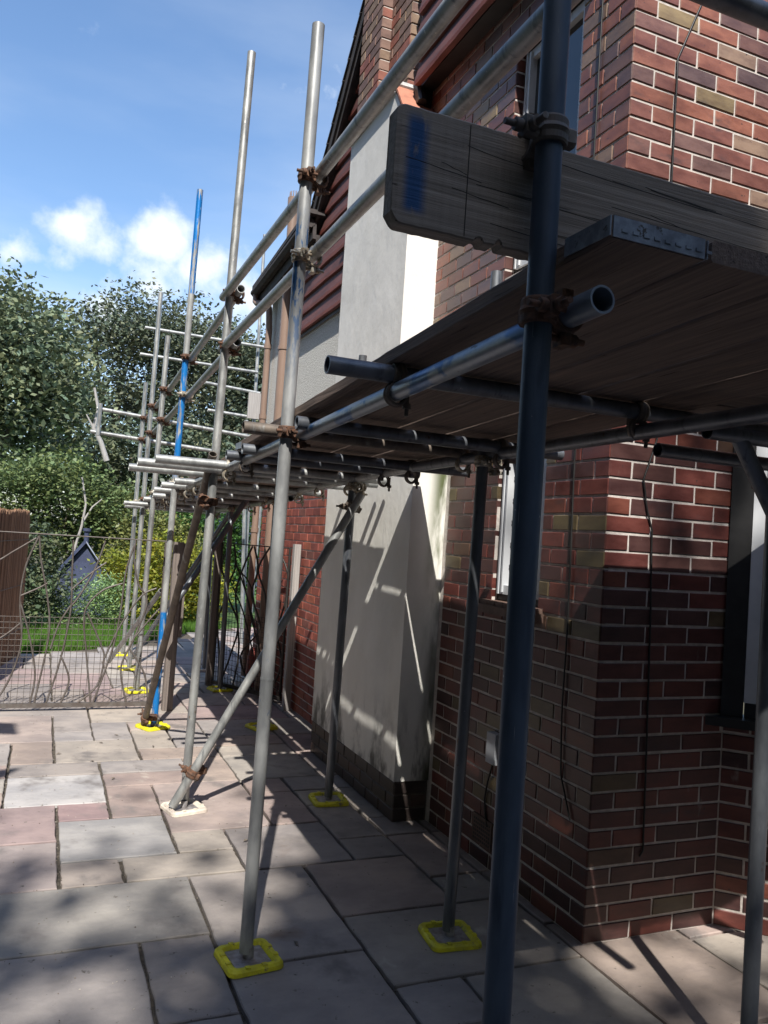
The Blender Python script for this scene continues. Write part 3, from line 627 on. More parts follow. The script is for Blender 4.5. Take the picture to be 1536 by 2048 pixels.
standard('P1', (-1.262, 1.955, .03), (-1.192, 1.955, 4.345), 'tallest bare grey scaffold upright, its foot on the cream pad', 'galv',
         [(2.92, Y, IN, 'rust'), (2.615, Y, IN, 'rust'), (1.905, YD, IN, 'zinc'), (1.71, V(0, -.7, .7), V(-.045, -.02, 0), 'rust')])
standard('blue', (-1.206, 3.769, .03), (-1.163, 3.769, 4.225), 'bright blue painted scaffold upright behind the brown sloping tube', 'blue',
         [(2.887, Y, IN, 'rust'), (2.591, Y, IN, 'zinc'), (1.90, YD, IN, 'zinc')])
standard('b4', (-1.199, 5.17, .03), (-1.155, 5.17, 3.352), 'grey scaffold upright just beyond the gate, nearest of the three far uprights', 'galv', [(2.843, Y, IN, 'rust'), (2.554, Y, IN, 'rust'), (1.86, YD, IN, 'zinc')])
standard('b3', (-1.150, 6.385, .03), (-1.118, 6.385, 4.092), 'grey scaffold upright beyond the gate, the tallest and middle one of the three far uprights', 'galv', [(2.845, Y, IN, 'rust'), (2.553, Y, IN, 'rust'), (1.83, YD, IN, 'rust')])
standard('b5', (-1.130, 7.345, .03), (-1.107, 7.345, 3.252), 'grey scaffold upright at the far corner beside the lawn, shortest of the three far uprights', 'galv', [(2.826, Y, IN, 'rust'), (2.568, Y, IN, 'rust'), (1.82, YD, IN, 'zinc')])
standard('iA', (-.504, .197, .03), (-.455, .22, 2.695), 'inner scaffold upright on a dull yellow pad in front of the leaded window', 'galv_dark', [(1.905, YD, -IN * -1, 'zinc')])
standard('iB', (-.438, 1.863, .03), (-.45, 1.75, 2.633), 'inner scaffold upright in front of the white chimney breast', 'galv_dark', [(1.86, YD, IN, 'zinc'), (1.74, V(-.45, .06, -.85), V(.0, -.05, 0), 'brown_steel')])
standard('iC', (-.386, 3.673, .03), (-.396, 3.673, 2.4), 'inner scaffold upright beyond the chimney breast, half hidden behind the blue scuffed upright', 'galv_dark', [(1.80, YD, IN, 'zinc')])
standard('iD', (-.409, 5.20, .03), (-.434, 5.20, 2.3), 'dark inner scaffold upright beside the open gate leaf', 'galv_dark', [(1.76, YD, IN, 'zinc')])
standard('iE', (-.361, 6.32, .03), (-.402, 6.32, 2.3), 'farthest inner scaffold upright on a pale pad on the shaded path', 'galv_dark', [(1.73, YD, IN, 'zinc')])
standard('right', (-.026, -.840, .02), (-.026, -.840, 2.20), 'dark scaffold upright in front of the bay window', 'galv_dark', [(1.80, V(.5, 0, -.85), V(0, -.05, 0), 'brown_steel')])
# ledgers
def run(name, pts, label, m='galv', cat='scaffold tube', group=None, **k):
    o = thing(name, pts[0], label, cat, group); g = G(); g.tube(*pts, seg=22); g.build('tube', M[m], o); return o
L1 = run('scaffold_ledger', ((-1.287, -1.60, 1.975), (-1.232, .30, 1.932)), 'blue tinged ledger tube under the near platform edge, its open end towards the camera', 'blue3', group='horizontal scaffold tubes')
L2 = run('scaffold_ledger', ((-1.232, .302, 1.932), (-1.13, 3.5, 1.86)), 'grey ledger tube under the outer platform edge between the scuffed and the bare upright', 'galv', group='horizontal scaffold tubes')
L3 = run('scaffold_ledger', ((-1.156, 3.6, 1.89), (-1.05, 7.7, 1.81)), 'far grey ledger tube under the distant platform, beyond the blue upright', 'galv', group='horizontal scaffold tubes')
run('scaffold_ledger', ((-.452, -1.75, 1.945), (-.452, .9, 1.925)), 'dark inner ledger tube under the near platform, crossing above the brick pier', 'galv_dark', group='horizontal scaffold tubes')
run('scaffold_ledger', ((-.452, .902, 1.925), (-.40, 3.4, 1.87)), 'inner ledger tube passing in front of the top of the chimney breast', 'galv', group='horizontal scaffold tubes')
run('scaffold_ledger', ((-.38, 3.3, 1.83), (-.36, 7.0, 1.75)), 'far inner ledger tube beneath the distant platform near the house wall', 'galv', group='horizontal scaffold tubes')
# guard rails
run('guard_rail', ((-1.240, -1.7, 2.945), (-1.235, 2.05, 2.915)), 'upper guard rail tube running from the top of the picture to the bare upright', 'galv', 'guard rail', 'guard rails')
run('guard_rail', ((-1.243, -1.55, 2.638), (-1.222, 2.05, 2.612)), 'lower guard rail tube from behind the toe board to the bare upright', 'galv', 'guard rail', 'guard rails')
run('guard_rail', ((-1.175, 1.85, 2.925), (-1.105, 5.3, 2.84)), 'upper guard rail tube between the bare upright and the upright beyond the gate', 'galv', 'guard rail', 'guard rails')
run('guard_rail', ((-1.175, 1.85, 2.62), (-1.11, 5.3, 2.55)), 'lower guard rail tube between the bare upright and the upright beyond the gate', 'galv', 'guard rail', 'guard rails')
run('guard_rail', ((-1.115, 5.0, 2.85), (-1.045, 7.6, 2.83)), 'farthest upper guard rail tube, meeting the corner upright by the lawn', 'galv', 'guard rail', 'guard rails')
run('guard_rail', ((-1.118, 5.0, 2.56), (-1.05, 7.6, 2.565)), 'farthest lower guard rail tube, meeting the corner upright by the lawn', 'galv', 'guard rail', 'guard rails')
run('guard_rail', ((-1.02, -1.40, 2.735), (1.6, -1.40, 2.75)), 'dark guard rail tube crossing the top right corner in front of the brickwork', 'galv_dark', 'guard rail', 'guard rails')
# decks
def deck_z(y): return 2.058 - .037 * (y + 1.5)          # underside
def edge_x(y): return -1.305 + .03 * (y + 1.6)
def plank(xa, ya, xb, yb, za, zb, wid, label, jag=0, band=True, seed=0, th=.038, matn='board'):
    """board along +y, x = its left edge"""
    r = random.Random(seed); o = thing('scaffold_board', ((xa + xb) / 2 + wid / 2, ya, za), label, 'scaffold board', 'scaffold platform boards')
    g = G(); n = 46; secs = []
    for i in range(n + 1):
        t = i / n; y = ya + (yb - ya) * t; x = xa + (xb - xa) * t; z = za + (zb - za) * t
        e = mnoise.noise(V(y * 3, seed, 0)) * .002 + mnoise.noise(V(y * 14, seed, 3)) * .0015; e2 = mnoise.noise(V(y * 3, seed, 9)) * .002 + mnoise.noise(V(y * 14, seed, 5)) * .0015
        c = .004 + .004 * abs(mnoise.noise(V(y * 9, seed, 2)))
        secs.append([(x + e + c, y, z), (x + wid - e2 - c, y, z), (x + wid - e2, y, z + c), (x + wid - e2, y, z + th - c), (x + wid - e2 - c, y, z + th), (x + e + c, y, z + th), (x + e, y, z + th - c), (x + e, y, z + c)])
    vs = sum(secs, []); m = 8
    g.poly(vs, [(i * m + k, i * m + (k + 1) % m, (i + 1) * m + (k + 1) % m, (i + 1) * m + k) for i in range(n) for k in range(m)] + [tuple(range(m))[::-1], tuple(range(n * m, n * m + m))])
    g.build('plank', M[matn], o)
    if band:
        for (x, y, z) in ((xa, ya, za), (xb, yb, zb)):
            sgn = -1 if y == ya else 1; g = G(); yo = y + sgn * .0025
            g.box((x - .003, min(y - sgn * .12, yo), z + .003), (x - .0005, max(y - sgn * .12, yo), z + th - .003))
            g.box((x + .004, min(y + sgn * .0004, yo), z + .002), (x + wid - .004, max(y + sgn * .0004, yo), z + th - .002))
            g.box((x + wid + .0005, min(y - sgn * .12, yo), z + .003), (x + wid + .003, max(y - sgn * .12, yo), z + th - .003))
            for k in range(9): g.box((x + .02 + k * .022, y + sgn * .003 - .0012, z + .012), (x + .032 + k * .022, y + sgn * .003 + .0012, z + .017))
            g.build('end_band', M['band'], o)
    return o
ords = ['outermost', 'second', 'third', 'fourth', 'innermost']
gaps = [0, .012, .015, .018, .014]
x = 0
for k in range(5):
    x += gaps[k]; ya, yb = -1.635 + (0, .0, .012, -.03, .02)[k], 1.33 + (0, -.02, .01, .0, .015)[k]
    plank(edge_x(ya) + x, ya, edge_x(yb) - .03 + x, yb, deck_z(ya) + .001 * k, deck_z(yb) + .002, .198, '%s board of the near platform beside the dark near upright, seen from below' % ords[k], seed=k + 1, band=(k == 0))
    x += .198
x = 0
for k in range(4):
    x += gaps[(k + 1) % 5] + .004; ya, yb = 1.37 + .02 * k, 4.15 + .015 * k
    plank(edge_x(ya) - .005 + x, ya, edge_x(yb) - .02 + x, yb, deck_z(ya) - .004, deck_z(yb) + .01, .20, '%s board of the middle platform outside the chimney breast' % ords[(0, 1, 2, 4)[k]], seed=k + 11)
    x += .20
x = 0
for k in range(4):
    x += gaps[(k + 2) % 5] + .004; ya, yb = 4.2, 7.5
    plank(edge_x(4.2) + .02 + x, ya, edge_x(7.5) - .03 + x, yb, deck_z(ya) - .002, deck_z(yb) + .08, .20, '%s board of the far platform beyond the gate' % ords[(0, 1, 2, 4)[k]], seed=k + 21)
    x += .20
# return platform across the front
for k in range(1):
    for q, (y0_, w_) in enumerate(((-1.62, .222), (-1.39, .222), (-1.155, .222), (-.925, .222), (-.69, .222))):
        o = thing('scaffold_board', (-.15, y0_, 2.062), '%s board of the platform across the front of the brick pier, seen from below' % ('first', 'second', 'third', 'fourth', 'last')[q], 'scaffold board', 'front platform boards')
        g = G(); g.bar((-.285, y0_ + w_ / 2, 2.083), (2.4, y0_ + w_ / 2, 2.083), w_, .038, chamfer=.004); g.build('plank', woodmat('weathered_board_across', 0, (.20, .155, .125), (.12, .09, .075)) if q == 0 else bpy.data.materials['weathered_board_across'], o)
# toe board standing on edge
o = thing('toe_board', (-1.0, -1.42, 2.098), 'thick weathered board on edge with a blue paint stripe, clamped behind the near upright', 'toe board')
g = G(); n = 150; y0_, y1_ = -1.432, -1.394; secs = []; x0_, x1_ = -1.602, 1.9
rb = random.Random(5)
for i in range(n + 1):
    t = i / n; xx = x0_ + (.30 * i / 70 if i < 70 else .30 + (x1_ - x0_ - .30) * (i - 70) / 80)
    zt = 2.302 + .0015 * mnoise.noise(V(xx * 6, 0, 0)) + .0012 * mnoise.noise(V(xx * 40, 0, 0)); zb = 2.094 + .0015 * mnoise.noise(V(xx * 8, 3, 0)) + .002 * mnoise.noise(V(xx * 50, 3, 0))
    e = max(0, 1 - (xx - x0_) / .018); zt -= e * e * .007; zb += e * e * .020
    for hx, hw, hd in ((-1.432, .009, .009), (-1.392, .008, .011)):
        zb += hd * max(0, 1 - ((xx - hx) / hw) ** 2) ** .5 if abs(xx - hx) < hw else 0
    ys = .002 * e + .0006 * mnoise.noise(V(xx * 90, 1, 1)) * (1 + 2 * e); c = .003
    secs.append([(xx, y0_ + ys, zb + c), (xx, y0_ + ys + c, zb), (xx, y1_ - c, zb), (xx, y1_, zb + c), (xx, y1_, zt - c), (xx, y1_ - c, zt), (xx, y0_ + ys + c, zt), (xx, y0_ + ys, zt - c)])
# ragged end
for j in range(8):
    p = secs[0][j]; secs[0][j] = (p[0] + .004 * mnoise.noise(V(j * 3.3, p[2] * 60, 0)), p[1], p[2])
m = 8
g.poly(sum(secs, []), [(i * m + k, (i + 1) * m + k, (i + 1) * m + (k + 1) % m, i * m + (k + 1) % m) for i in range(n) for k in range(m)] + [tuple(range(m)), tuple(range(n * m, n * m + m))[::-1]])
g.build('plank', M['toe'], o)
g = G(); g.box((-1.4635, -1.4333, 2.098), (-1.4622, -1.4322, 2.296))
for _ in range(16):
    zz = rb.uniform(2.12, 2.28); xa = rb.uniform(-1.59, -1.0); ln = rb.uniform(.05, .5); g.path([(xa + ln * t / 6, -1.4318, zz - .012 * t / 6 + .004 * mnoise.noise(V(xa + t * .4, zz * 9, 0))) for t in range(7)], .0008, 4)
g.build('crack', M['cutline'], o)
# transoms
def transom(x0, x1, y, z, label, m='galv_dark', clips=(), zs=0.):
    o = thing('scaffold_transom', (x0, y, z), label, 'scaffold tube', 'cross tubes under the platform'); g = G(); g.tube((x0, y, z), (x1, y, z + zs), seg=20); g.build('tube', M[m], o)
    for cx in clips: strap(o, (cx, y, z + zs * (cx - x0) / (x1 - x0)), X, Y, 'zinc' if m != 'galv_dark' else 'brown_steel')
tz = lambda y: deck_z(y) - .0275
transom(-1.46, .1, -.70, tz(-.70), 'dark cross tube whose open end sticks out past the platform, left of the near upright', 'galv_dark', (-1.262, -.452))
transom(-1.30, -.17, .10, tz(.1) - .015, 'dark cross tube under the near platform, ending before the bricks right of the leaded window', 'galv_dark', (-.452,))
transom(-1.42, -.17, .42, tz(.42), 'stub ended cross tube beside the blue scuffed upright', 'brown_steel', (-.452,))
transom(-1.30, -.14, .95, tz(.95) - .01, 'dark cross tube whose free end shows against the top of the chimney breast', 'galv_dark', (-.452,))
transom(-1.30, -.25, 1.30, tz(1.3), 'cross tube under the seam of the near and middle platforms', 'galv_dark', (-1.2, -.452))
transom(-1.585, -.25, 1.75, tz(1.75) + .0, 'long grey cross tube reaching out past the bare upright, highest of the three', 'galv', (-1.19, -.43))
transom(-1.66, -.25, 1.89, tz(1.89) - .01, 'long pale cross tube reaching out past the bare upright, middle of the three', 'galv', (-.43,))
transom(-1.65, -.25, 2.50, tz(2.5) + .02, 'long pale cross tube reaching out past the bare upright, lowest of the three', 'galv', (-1.155, -.42))
transom(-1.30, -.25, 3.0, tz(3.0) + .005, 'short stubbed cross tube in front of the blue upright', 'galv', (-1.14, -.41))
transom(-1.33, -.25, 3.45, tz(3.45) + .01, 'stub ended cross tube just before the blue upright', 'galv', (-1.13, -.41))
transom(-1.32, -.25, 3.95, tz(3.95) + .01, 'cross tube clipped just behind the blue upright', 'galv', (-1.11, -.41))
transom(-1.25, -.25, 4.6, tz(4.6) + .01, 'cross tube below the far platform between the gate and its nearest far upright', 'galv', (-1.1, -.37))
transom(-1.25, -.25, 5.3, tz(5.3) + .02, 'cross tube below the far platform beside the nearest far upright', 'galv', (-1.08, -.37))
transom(-1.34, -.25, 6.3, tz(6.3) + .03, 'cross tube with a pale stub at the tallest far upright', 'galv', (-1.06, -.37))
transom(-1.25, -.25, 7.2, tz(7.2) + .05, 'farthest cross tube under the end of the platform', 'galv', (-1.05,))
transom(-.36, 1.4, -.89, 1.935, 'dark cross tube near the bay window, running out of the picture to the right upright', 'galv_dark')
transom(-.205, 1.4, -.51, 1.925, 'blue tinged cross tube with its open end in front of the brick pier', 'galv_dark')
# braces
def brace(p0, p1, label, m='galv', name='scaffold_brace'):
    o = thing(name, p0, label, 'scaffold brace', 'sloping scaffold tubes'); g = G(); g.tube(p0, p1, seg=20); g.build('tube', M[m], o); return o
a_ = V(-1.345, 1.84, .035); b_ = V(-.42, 1.70, 1.815); bo = brace(a_, b_, 'sloping grey brace from the cream pad up to the inner upright by the chimney breast', 'galv')
p_ = a_.lerp(b_, .10); coupler(bo, p_, b_ - a_, UP, V(.045, .06, 0), 'rust', out=(-1, 0, 0))
a_ = V(-1.285, 3.76, .03); b_ = V(-1.262, 1.86, 1.975); bo = brace(a_, b_, 'brown rusty sloping tube leaning in front of the blue upright', 'brown_steel')
coupler(bo, a_.lerp(b_, .03), b_ - a_, UP, V(.06, .02, 0), 'rust', out=(-1, 0, 0))
brace((-1.15, 4.05, .80), (-.46, 4.25, 1.90), 'dark sloping tube rising from the gate post towards the house', 'galv_dark')
brace((-1.12, 6.4, .12), (-.42, 5.3, 1.72), 'dark sloping tube beyond the open gate leaf', 'galv_dark')
brace((-1.36, 6.4, .08), (-1.05, 5.1, .95), 'pale sloping tube seen through the gate', 'galv')
brace((-.26, -.885, 1.965), (.52, -.885, .90), 'dark sloping brace in front of the bay window', 'galv_dark')
# far return of the scaffold
def fr(p0, p1, label): run('guard_rail', (p0, p1), label, 'galv', 'guard rail', 'far rails across the back')
fr((-1.636, 7.40, 2.882), (.40, 7.40, 2.735), 'pale far rail sticking out furthest over the trees, upper of its pair')
fr((-1.683, 7.42, 2.605), (-.196, 7.42, 2.52), 'pale far rail crossing behind the uprights, lower of its pair')
o = run('guard_rail', ((-1.60, 7.36, 2.94), (-1.60, 7.36, 2.56)), 'short vertical tube joining the outer ends of the two far rails', 'galv', 'guard rail', 'far rails across the back')
fr((-1.013, 9.0, 4.296), (.70, 9.0, 4.28), 'topmost far cross rail against the dark trees left of the house corner')
fr((-1.052, 9.0, 3.917), (.62, 9.0, 3.895), 'second far cross rail down against the dark trees')
fr((-.132, 9.0, 3.643), (.678, 9.0, 3.591), 'short third far cross rail beside the house corner')
fr((-.067, 9.0, 3.254), (.60, 9.0, 3.225), 'lowest short far cross rail beside the house corner')
standard('f1', (.68, 9.1, .0), (.60, 9.1, 5.98), 'thin distant upright rising beside the gutter end of the house', 'galv')
standard('f2', (.72, 8.8, .0), (.80, 8.8, 4.35), 'thin distant upright immediately left of the beige downpipe', 'galv')
standard('f3', (.547, 8.5, .0), (.395, 8.5, 3.109), 'pale distant upright below the short cross rails', 'galv')
o = thing('timber_offcut', (.62, 8.95, 3.1), 'pale square timber board fixed beside the beige downpipe on the far scaffold', 'board'); g = G(); g.box((.5, 8.93, 3.2), (.80, 8.97, 3.58)); g.build('plank', M['post_lit'], o)
# base pads
def pad(x, y, rot, label, m='yellow', s=.105):
    o = thing('sole_pad', (x, y, 0), label, 'sole pad', 'plastic pads under the uprights'); g = G(); c, sn = math.cos(rot), math.sin(rot)
    def T(px, py, z): return (x + px * c - py * sn, y + px * sn + py * c, z)
    def rr_(h, rad, z):
        out = []
        for (cx, cy, a0) in ((h - rad, h - rad, 0), (-h + rad, h - rad, 90), (-h + rad, -h + rad, 180), (h - rad, -h + rad, 270)):
            for k in range(5): a = math.radians(a0 + k * 22.5); out.append(T(cx + rad * math.cos(a), cy + rad * math.sin(a), z))
        return out
    loops = [rr_(s, .03, .002), rr_(s - .002, .03, .016), rr_(s - .010, .025, .024), rr_(s - .026, .016, .024), rr_(s - .034, .012, .012), rr_(s - .036, .01, .006)]
    vs = sum(loops, []); n = 20
    g.poly(vs, [(l * n + k, l * n + (k + 1) % n, (l + 1) * n + (k + 1) % n, (l + 1) * n + k) for l in range(5) for k in range(n)] + [tuple(range(5 * n, 6 * n))], W1, False)
    for t in (-.4, .3):
        for qx, qy in ((t, 1), (t, -1), (1, t), (-1, t)):
            px, py = qx * s * .85, qy * s * .85; g.poly([T(px + a, py + b, z) for z in (.02, .0275) for a, b in ((-.009, -.009), (.009, -.009), (.009, .009), (-.009, .009))], [(0, 1, 5, 4), (1, 2, 6, 5), (2, 3, 7, 6), (3, 0, 4, 7), (4, 5, 6, 7)])
    g.build('rim', M[m], o)
    g = G(); h = s - .037; g.poly([T(a, b, z) for z in (.0065, .012) for a, b in ((-h, -h), (h, -h), (h, h), (-h, h))], [(0, 1, 5, 4), (1, 2, 6, 5), (2, 3, 7, 6), (3, 0, 4, 7), (4, 5, 6, 7)])
    g.tube((x, y, .012), (x, y, .05), .0185, .003, 16); g.build('base_plate', M['plate'], o)
pad(-1.30, .235, .12, 'bright yellow pad with a bare steel plate, nearest of all and in dappled light')
pad(-.50, .19, -.1, 'yellow pad in shade under the inner upright before the leaded window')
pad(-1.275, 1.88, .25, 'cream coloured pad at the foot of the sloping grey brace', 'cream')
pad(-.437, 1.86, -.08, 'dull yellow pad in shade beside the chimney plinth')
pad(-1.215, 3.77, .45, 'bright yellow pad under the blue upright and brown sloping tube')
pad(-.386, 3.66, .3, 'dull yellow pad on the shaded path beyond the chimney breast')
pad(-1.195, 5.17, .1, 'yellow pad just behind the gate mesh, nearest of three there')
pad(-1.155, 6.385, .1, 'yellow pad behind the gate mesh, middle of three there')
pad(-1.14, 7.345, .1, 'yellow pad behind the gate mesh, closest to the lawn')
pad(-.41, 5.20, .2, 'yellow pad in shade at the foot of the open gate leaf')
pad(-.361, 6.32, .1, 'small pale pad far along the shaded path', 'cream')
pad(-1.334, -1.486, .0, 'yellow pad under the near upright, below the picture edge')
pad(-.026, -.840, .3, 'yellow pad under the upright before the bay window')

# ------------------------------------------------------------------ gates
def wavy(g, rnd, x, y, z0, z1, amp, r=.0085, lean=0., yy=0.):
    pts = []; a, b = rnd.uniform(0, 6), rnd.uniform(1.5, 3.2)
    for i in range(15):
        t = i / 14; pts.append((x + lean * t + amp * math.sin(a + b * t * 2), y + yy * t, z0 + (z1 - z0) * t))
    g.path(pts, r, 6); return pts
gt = thing('garden_gate', (-1.12, 4.43, 0), 'closed metal gate leaf, square mesh below and twig like rods, beside the timber post', 'gate')
gx0, gx1, gy = -2.95, -1.12, 4.43
def gate_leaf(parent, x0, x1, T, mfr, seed, fixed_rods=None):
    g = G(); z0, zm, z1 = .06, .755, 1.425
    def bar(a, b, r): g.path([T(*a), T(*b)], r, 6)
    g.bar(T(x0, .045), T(x1, .045), .03, .035); bar((x0, z1 + (.0)), (x1, z1), .0055); bar((x1 - .008, .04), (x1 - .008, z1), .012); bar((x0 + .008, .04), (x0 + .008, z1), .012)
    g.build('gate_frame', M[mfr], parent)
    g = G(); n = int((x1 - x0) / .046)
    for i in range(1, n): g.path([T(x0 + (x1 - x0) * i / n, z0), T(x0 + (x1 - x0) * i / n, zm)], .0026, 4)
    k = int((zm - z0) / .046)
    for j in range(1, k + 1): g.path([T(x0, z0 + (zm - z0) * j / k), T(x1, z0 + (zm - z0) * j / k)], .0026, 4)
    g.build('mesh_panel', M[mfr], parent)
    r = random.Random(seed)
    def rod(pts, rad):
        g = G(); q = []
        P = [Vector((a, 0, b)) for a, b in pts]
        for i in range(len(P) - 1):
            p0, p1, p2, p3 = P[max(i - 1, 0)], P[i], P[i + 1], P[min(i + 2, len(P) - 1)]
            for s_ in range(6):
                t = s_ / 6; v = .5 * ((2 * p1) + (-p0 + p2) * t + (2 * p0 - 5 * p1 + 4 * p2 - p3) * t * t + (-p0 + 3 * p1 - 3 * p2 + p3) * t ** 3); q.append(T(v.x, v.z))
        q.append(T(P[-1].x, P[-1].z)); g.path(q, rad, 6); g.build('wavy_rod', M[mfr], parent)
    if fixed_rods:
        for pts in fixed_rods: rod(pts, .0078)
    else:
        nx = 7
        for i in range(nx):
            xb = x0 + (x1 - x0) * (i + .5 + r.uniform(-.3, .3)) / nx
            rod([(min(max(xb + r.uniform(-.13, .13), x0 + .02), x1 - .02), z) for z in (.06, .35, .65, .95, 1.2, z1 - .01)], .009)
        for i in range(4):
            a = r.uniform(x0, x0 + (x1 - x0) * .6); rod([(a, r.uniform(.3, .8)), (a + .18, r.uniform(.7, 1.0)), (a + .36, r.uniform(1., 1.3))], .007)
rods = [[(-2.13, 1.41), (-2.21, 1.17), (-2.235, .89), (-2.20, .55), (-2.26, .27), (-2.36, .06)],
        [(-2.13, 1.41), (-2.10, 1.2), (-2.03, .9), (-2.0, .6), (-2.07, .06)],
        [(-2.235, .92), (-2.1, .99), (-2.04, 1.03)], [(-2.235, .88), (-2.15, .62), (-2.08, .3), (-2.10, .06)],
        [(-2.15, 1.39), (-2.3, 1.28), (-2.45, 1.18), (-2.6, 1.2)], [(-2.22, .70), (-2.33, .60), (-2.5, .5), (-2.7, .45)],
        [(-1.87, 1.39), (-1.86, 1.1), (-1.85, .8), (-1.9, .4), (-1.98, .06)], [(-1.62, 1.40), (-1.69, 1.15), (-1.80, .92), (-1.86, .84)],
        [(-1.86, .98), (-1.72, 1.12), (-1.6, 1.22)], [(-1.64, .06), (-1.70, .45), (-1.74, .8), (-1.62, .98), (-1.46, 1.05)],
        [(-1.72, .8), (-1.60, .55), (-1.56, .42), (-1.60, .2), (-1.74, .06)], [(-1.56, .42), (-1.45, .7), (-1.30, .95), (-1.18, 1.02)],
        [(-1.38, 1.42), (-1.38, 1.25), (-1.33, 1.05), (-1.25, .9), (-1.33, .6), (-1.42, .35), (-1.36, .06)], [(-1.38, 1.4), (-1.44, 1.15), (-1.46, .8), (-1.5, .5), (-1.62, .06)],
        [(-1.33, .6), (-1.22, .75), (-1.14, .85)], [(-1.9, .45), (-1.82, .25), (-1.87, .06)], [(-1.18, .06), (-1.23, .3), (-1.36, .5)], [(-2.5, 1.42), (-2.55, 1.0), (-2.45, .6), (-2.5, .06)], [(-2.75, 1.42), (-2.7, .9), (-2.8, .4), (-2.75, .06)], [(-1.98, .5), (-1.93, .7), (-1.86, .84)]]
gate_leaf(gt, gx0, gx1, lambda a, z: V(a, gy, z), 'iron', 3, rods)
g2 = thing('garden_gate', (.02, 4.50, 0), 'open metal gate leaf in shade, folded back along the house wall with dark twisted rods', 'gate')
h0, hd = V(.02, 4.5, 0), (V(-.46, 5.42, 0) - V(.02, 4.5, 0)).normalized()
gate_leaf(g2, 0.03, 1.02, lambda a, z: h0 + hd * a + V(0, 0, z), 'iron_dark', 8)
o = thing('gate_post', (-1.02, 4.40, 0), 'square timber gate post between the closed gate leaf and the shaded path', 'post')
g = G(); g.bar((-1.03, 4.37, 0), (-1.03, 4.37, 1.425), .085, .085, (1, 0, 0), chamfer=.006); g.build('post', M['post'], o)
g = G(); g.box((-.985, 4.34, .62), (-.955, 4.40, 1.41)); g.build('stop_batten', M['post'], o)
o = thing('gate_post', (.0, 4.3, 0), 'pale grey timber post fixed against the lit brick wall', 'post')
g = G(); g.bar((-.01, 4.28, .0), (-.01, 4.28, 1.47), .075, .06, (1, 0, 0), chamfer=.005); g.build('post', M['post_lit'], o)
o = thing('gate_post', (-.44, 5.5, 0), 'tall dark timber post at the free end of the open gate leaf', 'post')
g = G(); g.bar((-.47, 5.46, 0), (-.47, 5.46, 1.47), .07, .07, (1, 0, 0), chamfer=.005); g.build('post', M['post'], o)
o = thing('canister', (-.08, 5.3, 0), 'faded red metal canister standing low behind the open gate leaf', 'canister'); g = G(); g.path([(-.08, 5.3, .02), (-.08, 5.3, .30), (-.08, 5.3, .36), (-.08, 5.3, .40)], .07, 14, r2=.03); g.build('body', M['red_paint'], o)

# ------------------------------------------------------------------ garden
# reed fence
o = thing('reed_fence', (-2.4, 6, 0), 'brown reed screen fence along the left garden boundary behind the gate', 'fence')
g = G(); rf_ = random.Random(2); n = 420
for i in range(n):
    t = i / n; p = V(-3.05, 3.2, 0).lerp(V(-2.255, 7.35, 0), t) + V(rf_.uniform(-.006, .006), 0, 0)
    top = 1.62 + rf_.uniform(-.02, .012) + .008 * math.sin(t * 23)
    if t > .985: top -= (t - .985) * 8
    k = rf_.uniform(.6, 1.25); g.path([p + V(0, 0, .0), p + V(rf_.uniform(-.004, .004), rf_.uniform(-.006, .006), top)], .0065, 4, c=(k, k, k))
g.build('reeds', M['reed'], o)
g = G(); g.bar((-3.07, 3.2, .8), (-2.28, 7.33, .8), .02, 1.5); g.build('backing', M['post'], o)
for z in (.3, .8, 1.3):
    g = G(); g.path([(-3.035, 3.2, z), (-2.242, 7.35, z)], .003, 4); g.build('binding_wire', M['iron'], o)
# lawn
gr = G(); r = random.Random(9)
g = G(); g.face([(x, y - .02, -.03) for x, y in EDGE[:]] + [(8, 12, -.03), (8, 26, -.03), (-12, 26, -.03), (-7, 6.3, -.03)]); 
struct(g.build('lawn', mat('lawn_green', (.07, .13, .03), (.045, .09, .02), .9, scale=(6, 6, 6))))
for _ in range(16000):
    x = r.uniform(-3.4, .6); y = patio_y(x) + r.random() ** 1.6 * 2.6; h = r.uniform(.05, .13); a = r.uniform(0, 6.3); dx, dy = math.cos(a) * .006, math.sin(a) * .006; k = r.uniform(.6, 1.4)
    gr.face([(x - dx, y - dy, -.03), (x + dx, y + dy, -.03), (x + r.uniform(-.04, .04), y + r.uniform(-.04, .04), h)], (k, k, k * .8))
go = gr.build('grass', M['grass']); go['kind'] = 'stuff'; 
